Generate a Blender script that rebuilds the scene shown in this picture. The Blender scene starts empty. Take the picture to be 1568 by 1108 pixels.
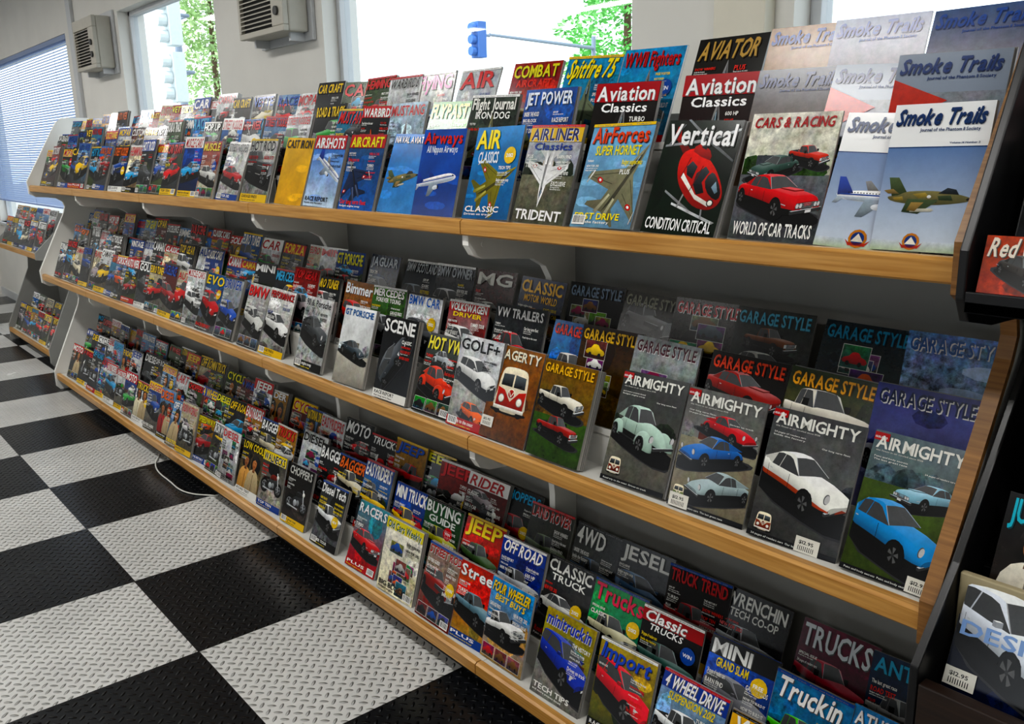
import bpy, bmesh, math, random
import numpy as np
from mathutils import Vector, Matrix
from mathutils.geometry import tessellate_polygon
random.seed(7)
R = random.Random(11)
scene = bpy.context.scene
try:
    scene.view_settings.view_transform = 'Standard'
    scene.view_settings.look = 'Medium High Contrast'
except Exception as ex:
    print('look', ex)

# ------------------------------------------------------------------ helpers
def lin(h):
    if isinstance(h, (tuple, list)): return tuple(h[:3])
    h = h.lstrip('#')
    if len(h) == 3: h = ''.join(c*2 for c in h)
    o = []
    for i in (0, 2, 4):
        c = int(h[i:i+2], 16)/255
        o.append(c/12.92 if c <= .04045 else ((c+.055)/1.055)**2.4)
    return tuple(o)

def mat(name, col, rough=.5, metal=0, noise=0, nscale=20, coat=0, bump=0, emis=None, es=1):
    m = bpy.data.materials.new(name); m.use_nodes = True
    nt = m.node_tree; b = nt.nodes['Principled BSDF']
    c = lin(col)
    b.inputs['Base Color'].default_value = (*c, 1)
    b.inputs['Roughness'].default_value = rough
    b.inputs['Metallic'].default_value = metal
    b.inputs['Coat Weight'].default_value = coat
    if noise or bump:
        tc = nt.nodes.new('ShaderNodeTexCoord')
        n = nt.nodes.new('ShaderNodeTexNoise'); n.inputs['Scale'].default_value = nscale
        n.inputs['Detail'].default_value = 5
        nt.links.new(tc.outputs['Object'], n.inputs['Vector'])
        if noise:
            r = nt.nodes.new('ShaderNodeValToRGB')
            r.color_ramp.elements[0].color = (*[x*(1-noise) for x in c], 1)
            r.color_ramp.elements[1].color = (*[min(1, x*(1+noise)) for x in c], 1)
            r.color_ramp.elements[0].position = .3; r.color_ramp.elements[1].position = .7
            nt.links.new(n.outputs['Fac'], r.inputs['Fac'])
            nt.links.new(r.outputs['Color'], b.inputs['Base Color'])
        if bump:
            bp = nt.nodes.new('ShaderNodeBump'); bp.inputs['Strength'].default_value = bump
            bp.inputs['Distance'].default_value = .002
            nt.links.new(n.outputs['Fac'], bp.inputs['Height'])
            nt.links.new(bp.outputs['Normal'], b.inputs['Normal'])
    if emis:
        b.inputs['Emission Color'].default_value = (*lin(emis), 1)
        b.inputs['Emission Strength'].default_value = es
    return m

def wood_mat(name, c1, c2, rough=.35):
    m = bpy.data.materials.new(name); m.use_nodes = True
    nt = m.node_tree; b = nt.nodes['Principled BSDF']
    tc = nt.nodes.new('ShaderNodeTexCoord'); mp = nt.nodes.new('ShaderNodeMapping')
    mp.inputs['Scale'].default_value = (1.5, 40, 40)
    n = nt.nodes.new('ShaderNodeTexNoise'); n.inputs['Scale'].default_value = 3; n.inputs['Detail'].default_value = 6
    r = nt.nodes.new('ShaderNodeValToRGB')
    r.color_ramp.elements[0].color = (*lin(c1), 1); r.color_ramp.elements[1].color = (*lin(c2), 1)
    r.color_ramp.elements[0].position = .3; r.color_ramp.elements[1].position = .7
    nt.links.new(tc.outputs['Object'], mp.inputs['Vector']); nt.links.new(mp.outputs['Vector'], n.inputs['Vector'])
    nt.links.new(n.outputs['Fac'], r.inputs['Fac']); nt.links.new(r.outputs['Color'], b.inputs['Base Color'])
    b.inputs['Roughness'].default_value = rough
    return m

def link(ob, parent=None):
    scene.collection.objects.link(ob)
    if parent: ob.parent = parent
    return ob

def empty(name):
    e = bpy.data.objects.new(name, None); link(e); return e

def mesh_ob(name, bm, m, parent=None, bevel=0, smooth=False):
    me = bpy.data.meshes.new(name)
    bmesh.ops.recalc_face_normals(bm, faces=bm.faces)
    bm.to_mesh(me); bm.free()
    if isinstance(m, (list, tuple)):
        for q in m: me.materials.append(q)
    else: me.materials.append(m)
    ob = bpy.data.objects.new(name, me); link(ob, parent)
    if bevel:
        md = ob.modifiers.new('b', 'BEVEL'); md.width = bevel; md.segments = 2; md.limit_method = 'ANGLE'
    if smooth:
        for p in me.polygons: p.use_smooth = True
    return ob

def bbox(bm, x0, x1, y0, y1, z0, z1, mi=0):
    vs = [bm.verts.new((x, y, z)) for x in (x0, x1) for y in (y0, y1) for z in (z0, z1)]
    for f in ((0, 1, 3, 2), (4, 6, 7, 5), (0, 4, 5, 1), (2, 3, 7, 6), (0, 2, 6, 4), (1, 5, 7, 3)):
        fc = bm.faces.new([vs[i] for i in f]); fc.material_index = mi

def boxes(name, lst, m, parent=None, bevel=0):
    bm = bmesh.new()
    for b in lst: bbox(bm, *b)
    return mesh_ob(name, bm, m, parent, bevel)

def extr(bm, prof, x0, x1, mi=0):
    n = len(prof)
    a = [bm.verts.new((x0, y, z)) for y, z in prof]; b = [bm.verts.new((x1, y, z)) for y, z in prof]
    for t in tessellate_polygon([[Vector((y, z, 0)) for y, z in prof]]):
        f = bm.faces.new([a[i] for i in t]); f.material_index = mi
        f = bm.faces.new([b[i] for i in reversed(t)]); f.material_index = mi
    for i in range(n):
        j = (i+1) % n
        f = bm.faces.new((a[i], b[i], b[j], a[j])); f.material_index = mi

def cyl(bm, p0, p1, r0, r1=None, n=12):
    r1 = r0 if r1 is None else r1
    p0 = Vector(p0); p1 = Vector(p1); d = (p1-p0).normalized()
    u = d.orthogonal().normalized(); w = d.cross(u)
    a = []; b = []
    for i in range(n):
        t = 2*math.pi*i/n; o = u*math.cos(t)+w*math.sin(t)
        a.append(bm.verts.new(p0+o*r0)); b.append(bm.verts.new(p1+o*r1))
    for i in range(n):
        j = (i+1) % n; bm.faces.new((a[i], a[j], b[j], b[i]))
    bm.faces.new(a[::-1]); bm.faces.new(b)

# ------------------------------------------------------------------ camera
H = 1.777; D = 1.55
Xc = Vector((0.643, -0.168, 0.747)); Yc = Vector((0.7656, 0.1673, -0.6213))
Xc.normalize(); Yc = (Yc - Xc*Yc.dot(Xc)).normalized(); Zc = Xc.cross(Yc)
M = Matrix(((Xc.x, Xc.y, Xc.z), (Yc.x, Yc.y, Yc.z), (Zc.x, Zc.y, Zc.z)))
cd = bpy.data.cameras.new('camera'); cam = bpy.data.objects.new('camera', cd); link(cam)
cam.matrix_world = Matrix.Translation((0, 0, H)) @ M.to_4x4()
cd.lens = 31.0; cd.sensor_width = 36; cd.clip_start = .05; cd.clip_end = 300
scene.camera = cam

# ------------------------------------------------------------------ materials
M_wall = mat('wall_paint', '#dcdad4', .7, noise=.03, nscale=3, bump=.1)
M_ceil = mat('ceiling_paint', '#d5d4ce', .8, noise=.03)
M_trim = mat('trim_paint', '#c4c6c8', .4, noise=.02)
M_lip = wood_mat('maple_edge', '#ab7833', '#cf9f58', .3)
M_edge = wood_mat('maple_edge_shaded', '#7a5428', '#a3743e', .4)  # same maple, colour darkened because the end edge faces away from light
M_white = mat('white_laminate', '#d8d7d1', .4, noise=.03, nscale=8)
M_brk = mat('white_enamel', '#f0efea', .35, noise=.02, nscale=8)
M_grey = mat('grey_panel', '#9a9a96', .5, noise=.05, nscale=6)
M_dark = mat('dark_kick', '#1d1c1b', .5, noise=.1)
M_black = mat('black_plastic', '#141416', .35, noise=.1)
M_dwood = wood_mat('dark_walnut', '#1f1510', '#33231a', .4)

def floor_mat():
    m = bpy.data.materials.new('checker_diamond_plate'); m.use_nodes = True
    nt = m.node_tree; N = nt.nodes; L = nt.links; b = N['Principled BSDF']
    tc = N.new('ShaderNodeTexCoord'); sp = N.new('ShaderNodeSeparateXYZ'); L.new(tc.outputs['Object'], sp.inputs[0])
    def mth(op, a, bb=None, c=None):
        n = N.new('ShaderNodeMath'); n.operation = op
        for i, v in enumerate((a, bb, c)):
            if v is None: continue
            if isinstance(v, (int, float)): n.inputs[i].default_value = v
            else: L.new(v, n.inputs[i])
        return n.outputs[0]
    T = .729
    x = mth('DIVIDE', mth('ADD', sp.outputs[0], 2.985), T); y = mth('DIVIDE', mth('SUBTRACT', sp.outputs[1], .955), T)
    fx = mth('FLOOR', x); fy = mth('FLOOR', y)
    par = mth('FLOORED_MODULO', mth('ADD', fx, fy), 2)
    def seam(v):
        f = mth('FRACT', v); return mth('MINIMUM', f, mth('SUBTRACT', 1, f))
    sm = mth('LESS_THAN', mth('MINIMUM', seam(x), seam(y)), .0035)
    s = 30*.7071
    a = mth('MULTIPLY', mth('ADD', sp.outputs[0], sp.outputs[1]), s)
    c = mth('MULTIPLY', mth('SUBTRACT', sp.outputs[0], sp.outputs[1]), s)
    pa = mth('SUBTRACT', mth('FRACT', a), .5); pc = mth('SUBTRACT', mth('FRACT', c), .5)
    q = mth('FLOORED_MODULO', mth('ADD', mth('FLOOR', a), mth('FLOOR', c)), 2)
    def el(u, v):
        return mth('ADD', mth('POWER', mth('DIVIDE', mth('ABSOLUTE', u), .47), 2), mth('POWER', mth('DIVIDE', mth('ABSOLUTE', v), .18), 2))
    e = mth('ADD', mth('MULTIPLY', el(pa, pc), q), mth('MULTIPLY', el(pc, pa), mth('SUBTRACT', 1, q)))
    hgt = mth('MAXIMUM', mth('SUBTRACT', 1, e), 0)
    nz = N.new('ShaderNodeTexNoise'); nz.inputs['Scale'].default_value = 2.5; nz.inputs['Detail'].default_value = 8
    L.new(tc.outputs['Object'], nz.inputs['Vector'])
    mixc = N.new('ShaderNodeMix'); mixc.data_type = 'RGBA'
    mixc.inputs['A'].default_value = (*lin('#e2e2df'), 1); mixc.inputs['B'].default_value = (*lin('#16181c'), 1)
    L.new(par, mixc.inputs['Factor'])
    m2 = N.new('ShaderNodeMix'); m2.data_type = 'RGBA'; m2.inputs['B'].default_value = (.012, .012, .013, 1)
    L.new(sm, m2.inputs['Factor']); L.new(mixc.outputs['Result'], m2.inputs['A'])
    m3 = N.new('ShaderNodeMix'); m3.data_type = 'RGBA'; m3.blend_type = 'MULTIPLY'; m3.inputs['Factor'].default_value = .3
    L.new(m2.outputs['Result'], m3.inputs['A']); L.new(nz.outputs['Fac'], m3.inputs['B'])
    L.new(m3.outputs['Result'], b.inputs['Base Color'])
    L.new(mth('ADD', mth('MULTIPLY', nz.outputs['Fac'], .2), .14), b.inputs['Roughness'])
    bp = N.new('ShaderNodeBump'); bp.inputs['Strength'].default_value = 1; bp.inputs['Distance'].default_value = .016
    L.new(hgt, bp.inputs['Height']); L.new(bp.outputs['Normal'], b.inputs['Normal'])
    return m

# ------------------------------------------------------------------ room shell
YW = 2.3; X0 = -13.5; X1 = 3.5; Y0 = -6.0; ZC = 3.5
boxes('floor', [(X0, X1, Y0, YW+.2, -.1, 0)], floor_mat())
boxes('ceiling', [(X0, X1, Y0, YW+.2, ZC, ZC+.1)], M_ceil)
wins = [(-12.9, -8.85), (-7.36, -5.53), (-4.19, -2.11), (-1.5, 1.6)]
ZS, ZH = 1.0, 2.84
segs = []; px = X0
for a, b in wins:
    segs.append((px, a, YW, YW+.2, 0, ZC))
    segs.append((a, b, YW, YW+.2, 0, ZS)); segs.append((a, b, YW, YW+.2, ZH, ZC)); px = b
segs.append((px, X1, YW, YW+.2, 0, ZC))
boxes('wall_back', segs, M_wall)
boxes('wall_left', [(X0-.2, X0, Y0, YW+.2, 0, ZC)], M_wall)
boxes('wall_right', [(X1, X1+.2, Y0, YW+.2, 0, ZC)], M_wall)
fs = []; px = X0-.2
fill_wins = [(-11.5, -9.5), (-7, -5), (-3, -1)]  # unseen openings behind the camera, added as a light source and narrowed
for a, b in fill_wins:
    fs.append((px, a, Y0-.2, Y0, 0, ZC)); fs.append((a, b, Y0-.2, Y0, 0, .9)); fs.append((a, b, Y0-.2, Y0, 2.6, ZC)); px = b
fs.append((px, X1+.2, Y0-.2, Y0, 0, ZC))
boxes('wall_front', fs, mat('unseen_wall_low_fill', '#8d8678', .7, noise=.03))  # out of view; wall colour darkened to cut fill light
boxes('baseboard_back', [(X0, X1, YW-.015, YW, 0, .1)], M_trim)

def glass_mat():
    m = bpy.data.materials.new('window_glass'); m.use_nodes = True; nt = m.node_tree
    for n in list(nt.nodes): nt.nodes.remove(n)
    o = nt.nodes.new('ShaderNodeOutputMaterial'); t = nt.nodes.new('ShaderNodeBsdfTransparent')
    t.inputs[0].default_value = (.93, .96, .97, 1)
    g = nt.nodes.new('ShaderNodeBsdfGlossy'); g.inputs['Roughness'].default_value = .02
    mx = nt.nodes.new('ShaderNodeMixShader'); mx.inputs[0].default_value = .05
    nt.links.new(t.outputs[0], mx.inputs[1]); nt.links.new(g.outputs[0], mx.inputs[2]); nt.links.new(mx.outputs[0], o.inputs[0])
    return m
M_glass = glass_mat()
for i, (a, b) in enumerate(wins):
    w = empty('window_%d' % (i+1))
    t = .035
    fr = [(a, a+t, YW+.08, YW+.14, ZS, ZH), (b-t, b, YW+.08, YW+.14, ZS, ZH), (a, b, YW+.08, YW+.14, ZH-t, ZH), (a, b, YW+.08, YW+.14, ZS, ZS+t)]
    boxes('frame', fr, M_trim, w, .003)
    boxes('sill', [(a-.03, b+.03, YW-.04, YW+.08, ZS-.03, ZS)], M_trim, w, .003)
    boxes('pane', [(a+t, b-t, YW+.108, YW+.112, ZS+t, ZH-t)], M_glass, w)
for i, (a, b) in enumerate(fill_wins):
    w = empty('window_%d' % (i+5)); t = .05  # frames of the added light openings, out of view
    boxes('frame', [(a, a+t, Y0-.14, Y0-.08, .9, 2.6), (b-t, b, Y0-.14, Y0-.08, .9, 2.6), (a, b, Y0-.14, Y0-.08, 2.55, 2.6), (a, b, Y0-.14, Y0-.08, .9, .95), ((a+b)/2-.02, (a+b)/2+.02, Y0-.14, Y0-.08, .9, 2.6)], M_trim, w)
boxes('trim_1', [(-1.74, -1.56, YW-.05, YW, 0, ZC)], mat('pilaster_cream', '#d8d3c4', .6, noise=.02), None, .004)
boxes('trim_2', [(-8.62, -8.5, YW-.03, YW, 0, ZC)], M_trim, None, .004)

def blind_mat():
    m = bpy.data.materials.new('blind_vinyl'); m.use_nodes = True; nt = m.node_tree
    for n in list(nt.nodes): nt.nodes.remove(n)
    o = nt.nodes.new('ShaderNodeOutputMaterial'); d = nt.nodes.new('ShaderNodeBsdfDiffuse'); t = nt.nodes.new('ShaderNodeBsdfTranslucent')
    d.inputs[0].default_value = (*lin('#c3cfe2'), 1); t.inputs[0].default_value = (*lin('#9db4dc'), 1)
    mx = nt.nodes.new('ShaderNodeMixShader'); mx.inputs[0].default_value = .45
    nt.links.new(d.outputs[0], mx.inputs[1]); nt.links.new(t.outputs[0], mx.inputs[2]); nt.links.new(mx.outputs[0], o.inputs[0])
    return m
bm = bmesh.new()
z = ZS+.3
a, b = wins[0]
while z < ZH-.04:
    v = [bm.verts.new(p) for p in ((a+.04, YW+.015, z-.008), (b-.04, YW+.015, z-.008), (b-.04, YW+.035, z+.012), (a+.04, YW+.035, z+.012))]
    bm.faces.new(v); z += .025
bbox(bm, a+.03, b-.03, YW+.005, YW+.05, ZH-.045, ZH-.002)
bbox(bm, a+.04, b-.04, YW+.012, YW+.037, ZS+.27, ZS+.285)
for q in (a+.5, (a+b)/2, b-.5):
    cyl(bm, (q, YW+.012, ZS+.28), (q, YW+.012, ZH-.04), .0015, n=5)
mesh_ob('venetian_blind', bm, blind_mat())

# air conditioners
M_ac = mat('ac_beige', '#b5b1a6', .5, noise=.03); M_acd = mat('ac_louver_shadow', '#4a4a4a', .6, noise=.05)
def ac(x0, x1, z0, z1, nm='air_conditioner'):
    e = empty(nm); yf = 2.14
    boxes('case', [(x0, x1, yf+.03, YW-.02, z0, z1)], M_ac, e, .01)
    boxes('bezel', [(x0, x1, yf, yf+.03, z0, z0+.03), (x0, x1, yf, yf+.03, z1-.08, z1), (x0, x0+.025, yf, yf+.03, z0+.03, z1-.08), (x1-.13, x1, yf, yf+.03, z0+.03, z1-.08)], M_ac, e, .004)
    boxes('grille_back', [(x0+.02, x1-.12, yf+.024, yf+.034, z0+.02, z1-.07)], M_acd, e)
    bm = bmesh.new(); z = z0+.045
    while z < z1-.09:
        extr(bm, [(yf+.002, z), (yf+.02, z+.009), (yf+.02, z+.013), (yf+.002, z+.005)], x0+.025, x1-.13); z += .022
    mesh_ob('louvers', bm, M_ac, e)
    bm = bmesh.new()
    cyl(bm, (x1-.065, yf-.012, z0+.1), (x1-.065, yf+.002, z0+.1), .022); cyl(bm, (x1-.065, yf-.012, z0+.19), (x1-.065, yf+.002, z0+.19), .022)
    mesh_ob('knobs', bm, M_acd, e)
    boxes('bracket', [(x0+.05, x0+.07, yf+.06, YW-.001, z0-.04, z0), (x1-.07, x1-.05, yf+.06, YW-.001, z0-.04, z0)], M_trim, e)
    boxes('surround', [(x0-.04, x1+.04, YW-.02, YW-.001, z0-.04, z1+.04)], M_trim, e, .003)
ac(-4.83, -4.30, 2.37, 2.80)
ac(-8.0, -7.47, 2.44, 2.82, 'air_conditioner.001')

# ------------------------------------------------------------------ print kit
glyphs = {}
def glyph(ch):
    if ch in glyphs: return glyphs[ch]
    cu = bpy.data.curves.new('g', 'FONT'); cu.body = ch; cu.resolution_u = 2; cu.offset = .022
    ob = bpy.data.objects.new('g', cu); scene.collection.objects.link(ob)
    dg = bpy.context.evaluated_depsgraph_get(); dg.update()
    ev = ob.evaluated_get(dg); me = ev.to_mesh(); me.calc_loop_triangles()
    v = np.array([(q.co.x, q.co.y) for q in me.vertices], dtype=float).reshape(-1, 2)
    t = np.array([tuple(q.vertices) for q in me.loop_triangles], dtype=int).reshape(-1, 3)
    ev.to_mesh_clear(); bpy.data.objects.remove(ob); bpy.data.curves.remove(cu)
    if len(v):
        v[:, 0] -= v[:, 0].min(); w = v[:, 0].max()+.06
    else: w = .3
    glyphs[ch] = (v, t, w); return glyphs[ch]
CAP = glyph('H')[0][:, 1].max()
strs = {}
def string(s):
    if s in strs: return strs[s]
    V = []; T = []; x = 0; n = 0
    for ch in s:
        if ch == ' ': x += .28; continue
        v, t, w = glyph(ch)
        if len(v):
            q = v.copy(); q[:, 0] += x; V.append(q); T.append(t+n); n += len(q)
        x += w
    V = np.concatenate(V); T = np.concatenate(T); V[:, 0] /= max(x, .01); V[:, 1] /= CAP
    strs[s] = (V, T, x/CAP); return strs[s]

EPS = .00013
class Print:
    def __init__(s): s.P = []; s.C = []
    def frame(s, O, U, V, N): s.O = np.array(O); s.U = np.array(U); s.V = np.array(V); s.N = np.array(N)
    def tris(s, l, uv, t, col, ph=0.0):
        """uv (n,2) cover coords, t (m,3), col (3,) or (n,3); ph = how 'photographic' the ink is"""
        P = s.O + uv[:, :1]*s.U + uv[:, 1:2]*s.V + s.N*(l*EPS)
        s.P.append(P[t])
        c = np.asarray(col, dtype=float)
        o = np.empty((len(t), 3, 4)); o[:, :, 3] = ph
        o[:, :, :3] = c if c.ndim == 1 else c[t]
        s.C.append(o)
    def relief(s, lv, uv, t, cc, ph=.1):
        """embossed print: per-vertex level, per-corner colour"""
        P = s.O + uv[:, :1]*s.U + uv[:, 1:2]*s.V + lv[:, None]*EPS*s.N
        s.P.append(P[t]); o = np.empty((len(t), 3, 4)); o[:, :, 3] = ph; o[:, :, :3] = cc; s.C.append(o)
    def rect(s, l, u0, v0, u1, v1, c, c2=None, ph=0.0):
        uv = np.array([(u0, v0), (u1, v0), (u1, v1), (u0, v1)], float); t = np.array([(0, 1, 2), (0, 2, 3)])
        c = lin(c); c2 = lin(c2) if c2 else c
        s.tris(l, uv, t, np.array([c, c, c2, c2]), ph)
    def poly(s, l, pts, c, ph=.2, g=0.0, ys=None):
        pts = np.array(pts, float)
        t = tessellate_polygon([[Vector((p[0], p[1], 0)) for p in pts]])
        if not t: return
        c = np.array(lin(c))
        if g:
            ys = np.array(ys); yn = (ys-ys.min())/max(1e-6, ys.max()-ys.min())
            c = np.clip(c[None, :]*(1-g+1.9*g*yn[:, None])+(g*.10*yn[:, None]**2), 0, 1)
        s.tris(l, pts, np.array(t), c, ph)
    def text(s, l, st, u, v, w, h, c, shear=0, maxw=None):
        V, T, ww = string(st)
        if w is None:
            w = ww*h*.85
            if maxw and w > maxw: w = maxw
        q = V.copy(); q[:, 0] = u+q[:, 0]*w+q[:, 1]*h*shear; q[:, 1] = v+q[:, 1]*h
        s.tris(l, q, T, lin(c))
    def solid(s, quads, col):
        for q in quads:
            q = np.array(q); s.P.append(q[[[0, 1, 2], [0, 2, 3]]]); s.C.append(np.broadcast_to(np.array((*col[:3], 0)), (2, 3, 4)))
    def build(s, name, m, parent=None):
        P = np.concatenate(s.P); C = np.concatenate(s.C); n = len(P)
        me = bpy.data.meshes.new(name)
        me.from_pydata(P.reshape(-1, 3), [], np.arange(n*3).reshape(-1, 3))
        at = me.color_attributes.new(name='Col', type='FLOAT_COLOR', domain='CORNER')
        at.data.foreach_set('color', np.ascontiguousarray(C, dtype=np.float32).ravel())
        me.materials.append(m)
        print(name, n)
        return link(bpy.data.objects.new(name, me), parent)

def print_mat():
    m = bpy.data.materials.new('printed_cover'); m.use_nodes = True; nt = m.node_tree; L = nt.links; b = nt.nodes['Principled BSDF']
    a = nt.nodes.new('ShaderNodeVertexColor'); a.layer_name = 'Col'
    tc = nt.nodes.new('ShaderNodeTexCoord')
    n1 = nt.nodes.new('ShaderNodeTexNoise'); n1.inputs['Scale'].default_value = 55; n1.inputs['Detail'].default_value = 8; n1.inputs['Roughness'].default_value = .72
    n2 = nt.nodes.new('ShaderNodeTexNoise'); n2.inputs['Scale'].default_value = 30; n2.inputs['Detail'].default_value = 4
    L.new(tc.outputs['Object'], n1.inputs['Vector']); L.new(tc.outputs['Object'], n2.inputs['Vector'])
    mr = nt.nodes.new('ShaderNodeMapRange'); mr.inputs['From Min'].default_value = .34; mr.inputs['From Max'].default_value = .68; mr.inputs['To Min'].default_value = .08; mr.inputs['To Max'].default_value = 1.8
    L.new(n1.outputs['Fac'], mr.inputs['Value'])
    mul = nt.nodes.new('ShaderNodeMix'); mul.data_type = 'RGBA'; mul.blend_type = 'MULTIPLY'
    L.new(a.outputs['Alpha'], mul.inputs['Factor']); L.new(a.outputs['Color'], mul.inputs['A'])
    cb = nt.nodes.new('ShaderNodeCombineColor')
    for i in range(3): L.new(mr.outputs['Result'], cb.inputs[i])
    L.new(cb.outputs[0], mul.inputs['B'])
    hs2 = nt.nodes.new('ShaderNodeHueSaturation'); hs2.inputs['Saturation'].default_value = 1.6; L.new(n2.outputs['Color'], hs2.inputs['Color'])
    ov = nt.nodes.new('ShaderNodeMix'); ov.data_type = 'RGBA'; ov.blend_type = 'OVERLAY'
    sc = nt.nodes.new('ShaderNodeMath'); sc.operation = 'MULTIPLY'; sc.inputs[1].default_value = .28
    L.new(a.outputs['Alpha'], sc.inputs[0]); L.new(sc.outputs[0], ov.inputs['Factor'])
    L.new(mul.outputs['Result'], ov.inputs['A']); L.new(hs2.outputs['Color'], ov.inputs['B'])
    gm = nt.nodes.new('ShaderNodeGamma'); gm.inputs['Gamma'].default_value = 1.18
    L.new(ov.outputs['Result'], gm.inputs['Color'])
    hs = nt.nodes.new('ShaderNodeHueSaturation'); hs.inputs['Saturation'].default_value = 1.14; hs.inputs['Value'].default_value = .93
    L.new(gm.outputs['Color'], hs.inputs['Color']); L.new(hs.outputs['Color'], b.inputs['Base Color'])
    b.inputs['Roughness'].default_value = .2; b.inputs['Specular IOR Level'].default_value = .38
    return m
M_print = print_mat()

def smooth(pts, n=4):
    m = len(pts); o = []
    for i in range(m):
        p0, p1, p2, p3 = [np.array(pts[(i+k-1) % m], float) for k in range(4)]
        for j in range(n):
            t = j/n
            o.append(.5*((2*p1)+(-p0+p2)*t+(2*p0-5*p1+4*p2-p3)*t*t+(-p0+3*p1-3*p2+p3)*t**3))
    return o
def dk(c, f):
    return tuple(min(1, x*f) for x in lin(c))

# ---- small car models, "photographed" onto the covers -------------------------------
# material ids: 0 paint 1 black 2 glass 3 chrome 4 lens 5 tyre 6 rim 7 red lamp 8 second paint 9 white
class CM:
    def __init__(s): s.V = []; s.N = []; s.T = []; s.M = []; s.n = 0
    def add(s, V, N, T, Mt):
        V = np.asarray(V, float); N = np.asarray(N, float); T = np.asarray(T, int)
        s.V.append(V); s.N.append(N); s.T.append(T+s.n); s.M.append(np.broadcast_to(np.asarray(Mt), (len(T),))); s.n += len(V)
    def quad(s, a, b, c, d, m, n=None):
        P = np.array([a, b, c, d], float)
        if n is None: n = np.cross(P[1]-P[0], P[3]-P[0]); n = n/(np.linalg.norm(n)+1e-9)
        s.add(P, np.tile(n, (4, 1)), [(0, 1, 2), (0, 2, 3)], m)
    def box(s, x0, x1, y0, y1, z0, z1, m):
        for n, q in (((1, 0, 0), [(x1, y0, z0), (x1, y1, z0), (x1, y1, z1), (x1, y0, z1)]), ((0, 0, 1), [(x0, y0, z1), (x1, y0, z1), (x1, y1, z1), (x0, y1, z1)]), ((0, 1, 0), [(x0, y1, z0), (x1, y1, z0), (x1, y1, z1), (x0, y1, z1)]), ((0, -1, 0), [(x0, y0, z0), (x1, y0, z0), (x1, y0, z1), (x0, y0, z1)])):
            s.quad(*q, m, np.array(n, float))
    def hull(s, xs, zb, zt, w, mf, p=.42, q=.62, k=8):
        A = np.linspace(0, math.pi, 2*k+1); ca = np.cos(A); sa = np.clip(np.sin(A), 0, 1)
        P = np.zeros((len(xs), len(A), 3))
        for i, x in enumerate(xs):
            P[i, :, 0] = x; P[i, :, 1] = w[i]*np.sign(ca)*np.abs(ca)**p; P[i, :, 2] = zb[i]+(zt[i]-zb[i])*sa**q
        gx = np.gradient(P, axis=0); ga = np.gradient(P, axis=1); N = np.cross(gx, ga); N /= np.linalg.norm(N, axis=2, keepdims=True)+1e-9
        cen = P.mean(axis=1, keepdims=True); cen[:, :, 2] = np.array(zb)[:, None]
        sg = np.sign((N*(P-cen)).sum(2)); sg[sg == 0] = 1; N *= sg[:, :, None]
        T = []; Mt = []; nr = len(A)
        for i in range(len(xs)-1):
            for j in range(nr-1):
                a = i*nr+j; jj = min(j, nr-2-j); m = mf(i, jj)
                T += [(a, a+1, a+nr+1), (a, a+nr+1, a+nr)]; Mt += [m, m]
        s.add(P.reshape(-1, 3), N.reshape(-1, 3), T, Mt)
        for e, sx in ((0, -1), (-1, 1)):
            ring = P[e]; c = ring.mean(axis=0); V = np.vstack([ring, c[None]]); m = len(ring)
            Nn = np.tile(np.array([sx, 0, .12]), (m+1, 1)); Nn = Nn/np.linalg.norm(Nn, axis=1, keepdims=True)
            s.add(V, Nn, [(a, a+1, m) for a in range(m-1)], mf(e if e == 0 else len(xs)-2, 3))
    def disc(s, c, r, ax, m, n=16, rim=False, ry=None):
        c = np.array(c, float); t = np.linspace(0, 2*math.pi, n, endpoint=False); V = np.zeros((n+1, 3)); V[n] = c
        if ax == 'y':
            V[:n] = c+np.stack([r*np.cos(t), 0*t, r*np.sin(t)], 1); nn = (0, np.sign(c[1]), 0)
        else:
            V[:n] = c+np.stack([0*t, r*np.cos(t), (ry or r)*np.sin(t)], 1); nn = (1, 0, .1)
        Mt = m
        if rim: Mt = [6 if (a*10//n) % 2 == 0 else 1 for a in range(n)]
        s.add(V, np.tile(np.array(nn, float), (n+1, 1)), [(a, (a+1) % n, n) for a in range(n)], Mt)
    def wheel(s, x, y, r, w=.2, arch=True, rimr=.62):
        sg = 1 if y > 0 else -1
        if arch: s.disc((x, y+sg*.004, r*1.02), r*1.16, 'y', 1, 18)
        n = 16; t = np.linspace(0, 2*math.pi, n, endpoint=False); ri = np.stack([x+r*np.cos(t), np.full(n, y-sg*w), r+r*np.sin(t)], 1); ro = ri.copy(); ro[:, 1] = y+sg*.02
        N = np.stack([np.cos(t), 0*t, np.sin(t)], 1)
        s.add(np.vstack([ri, ro]), np.vstack([N, N]), sum([[(a, (a+1) % n, n+(a+1) % n), (a, n+(a+1) % n, n+a)] for a in range(n)], []), 5)
        s.disc((x, y+sg*.022, r), r, 'y', 5); s.disc((x, y+sg*.028, r), r*rimr, 'y', 1, 20, rim=True); s.disc((x, y+sg*.034, r), r*.17, 'y', 3, 8)
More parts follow.
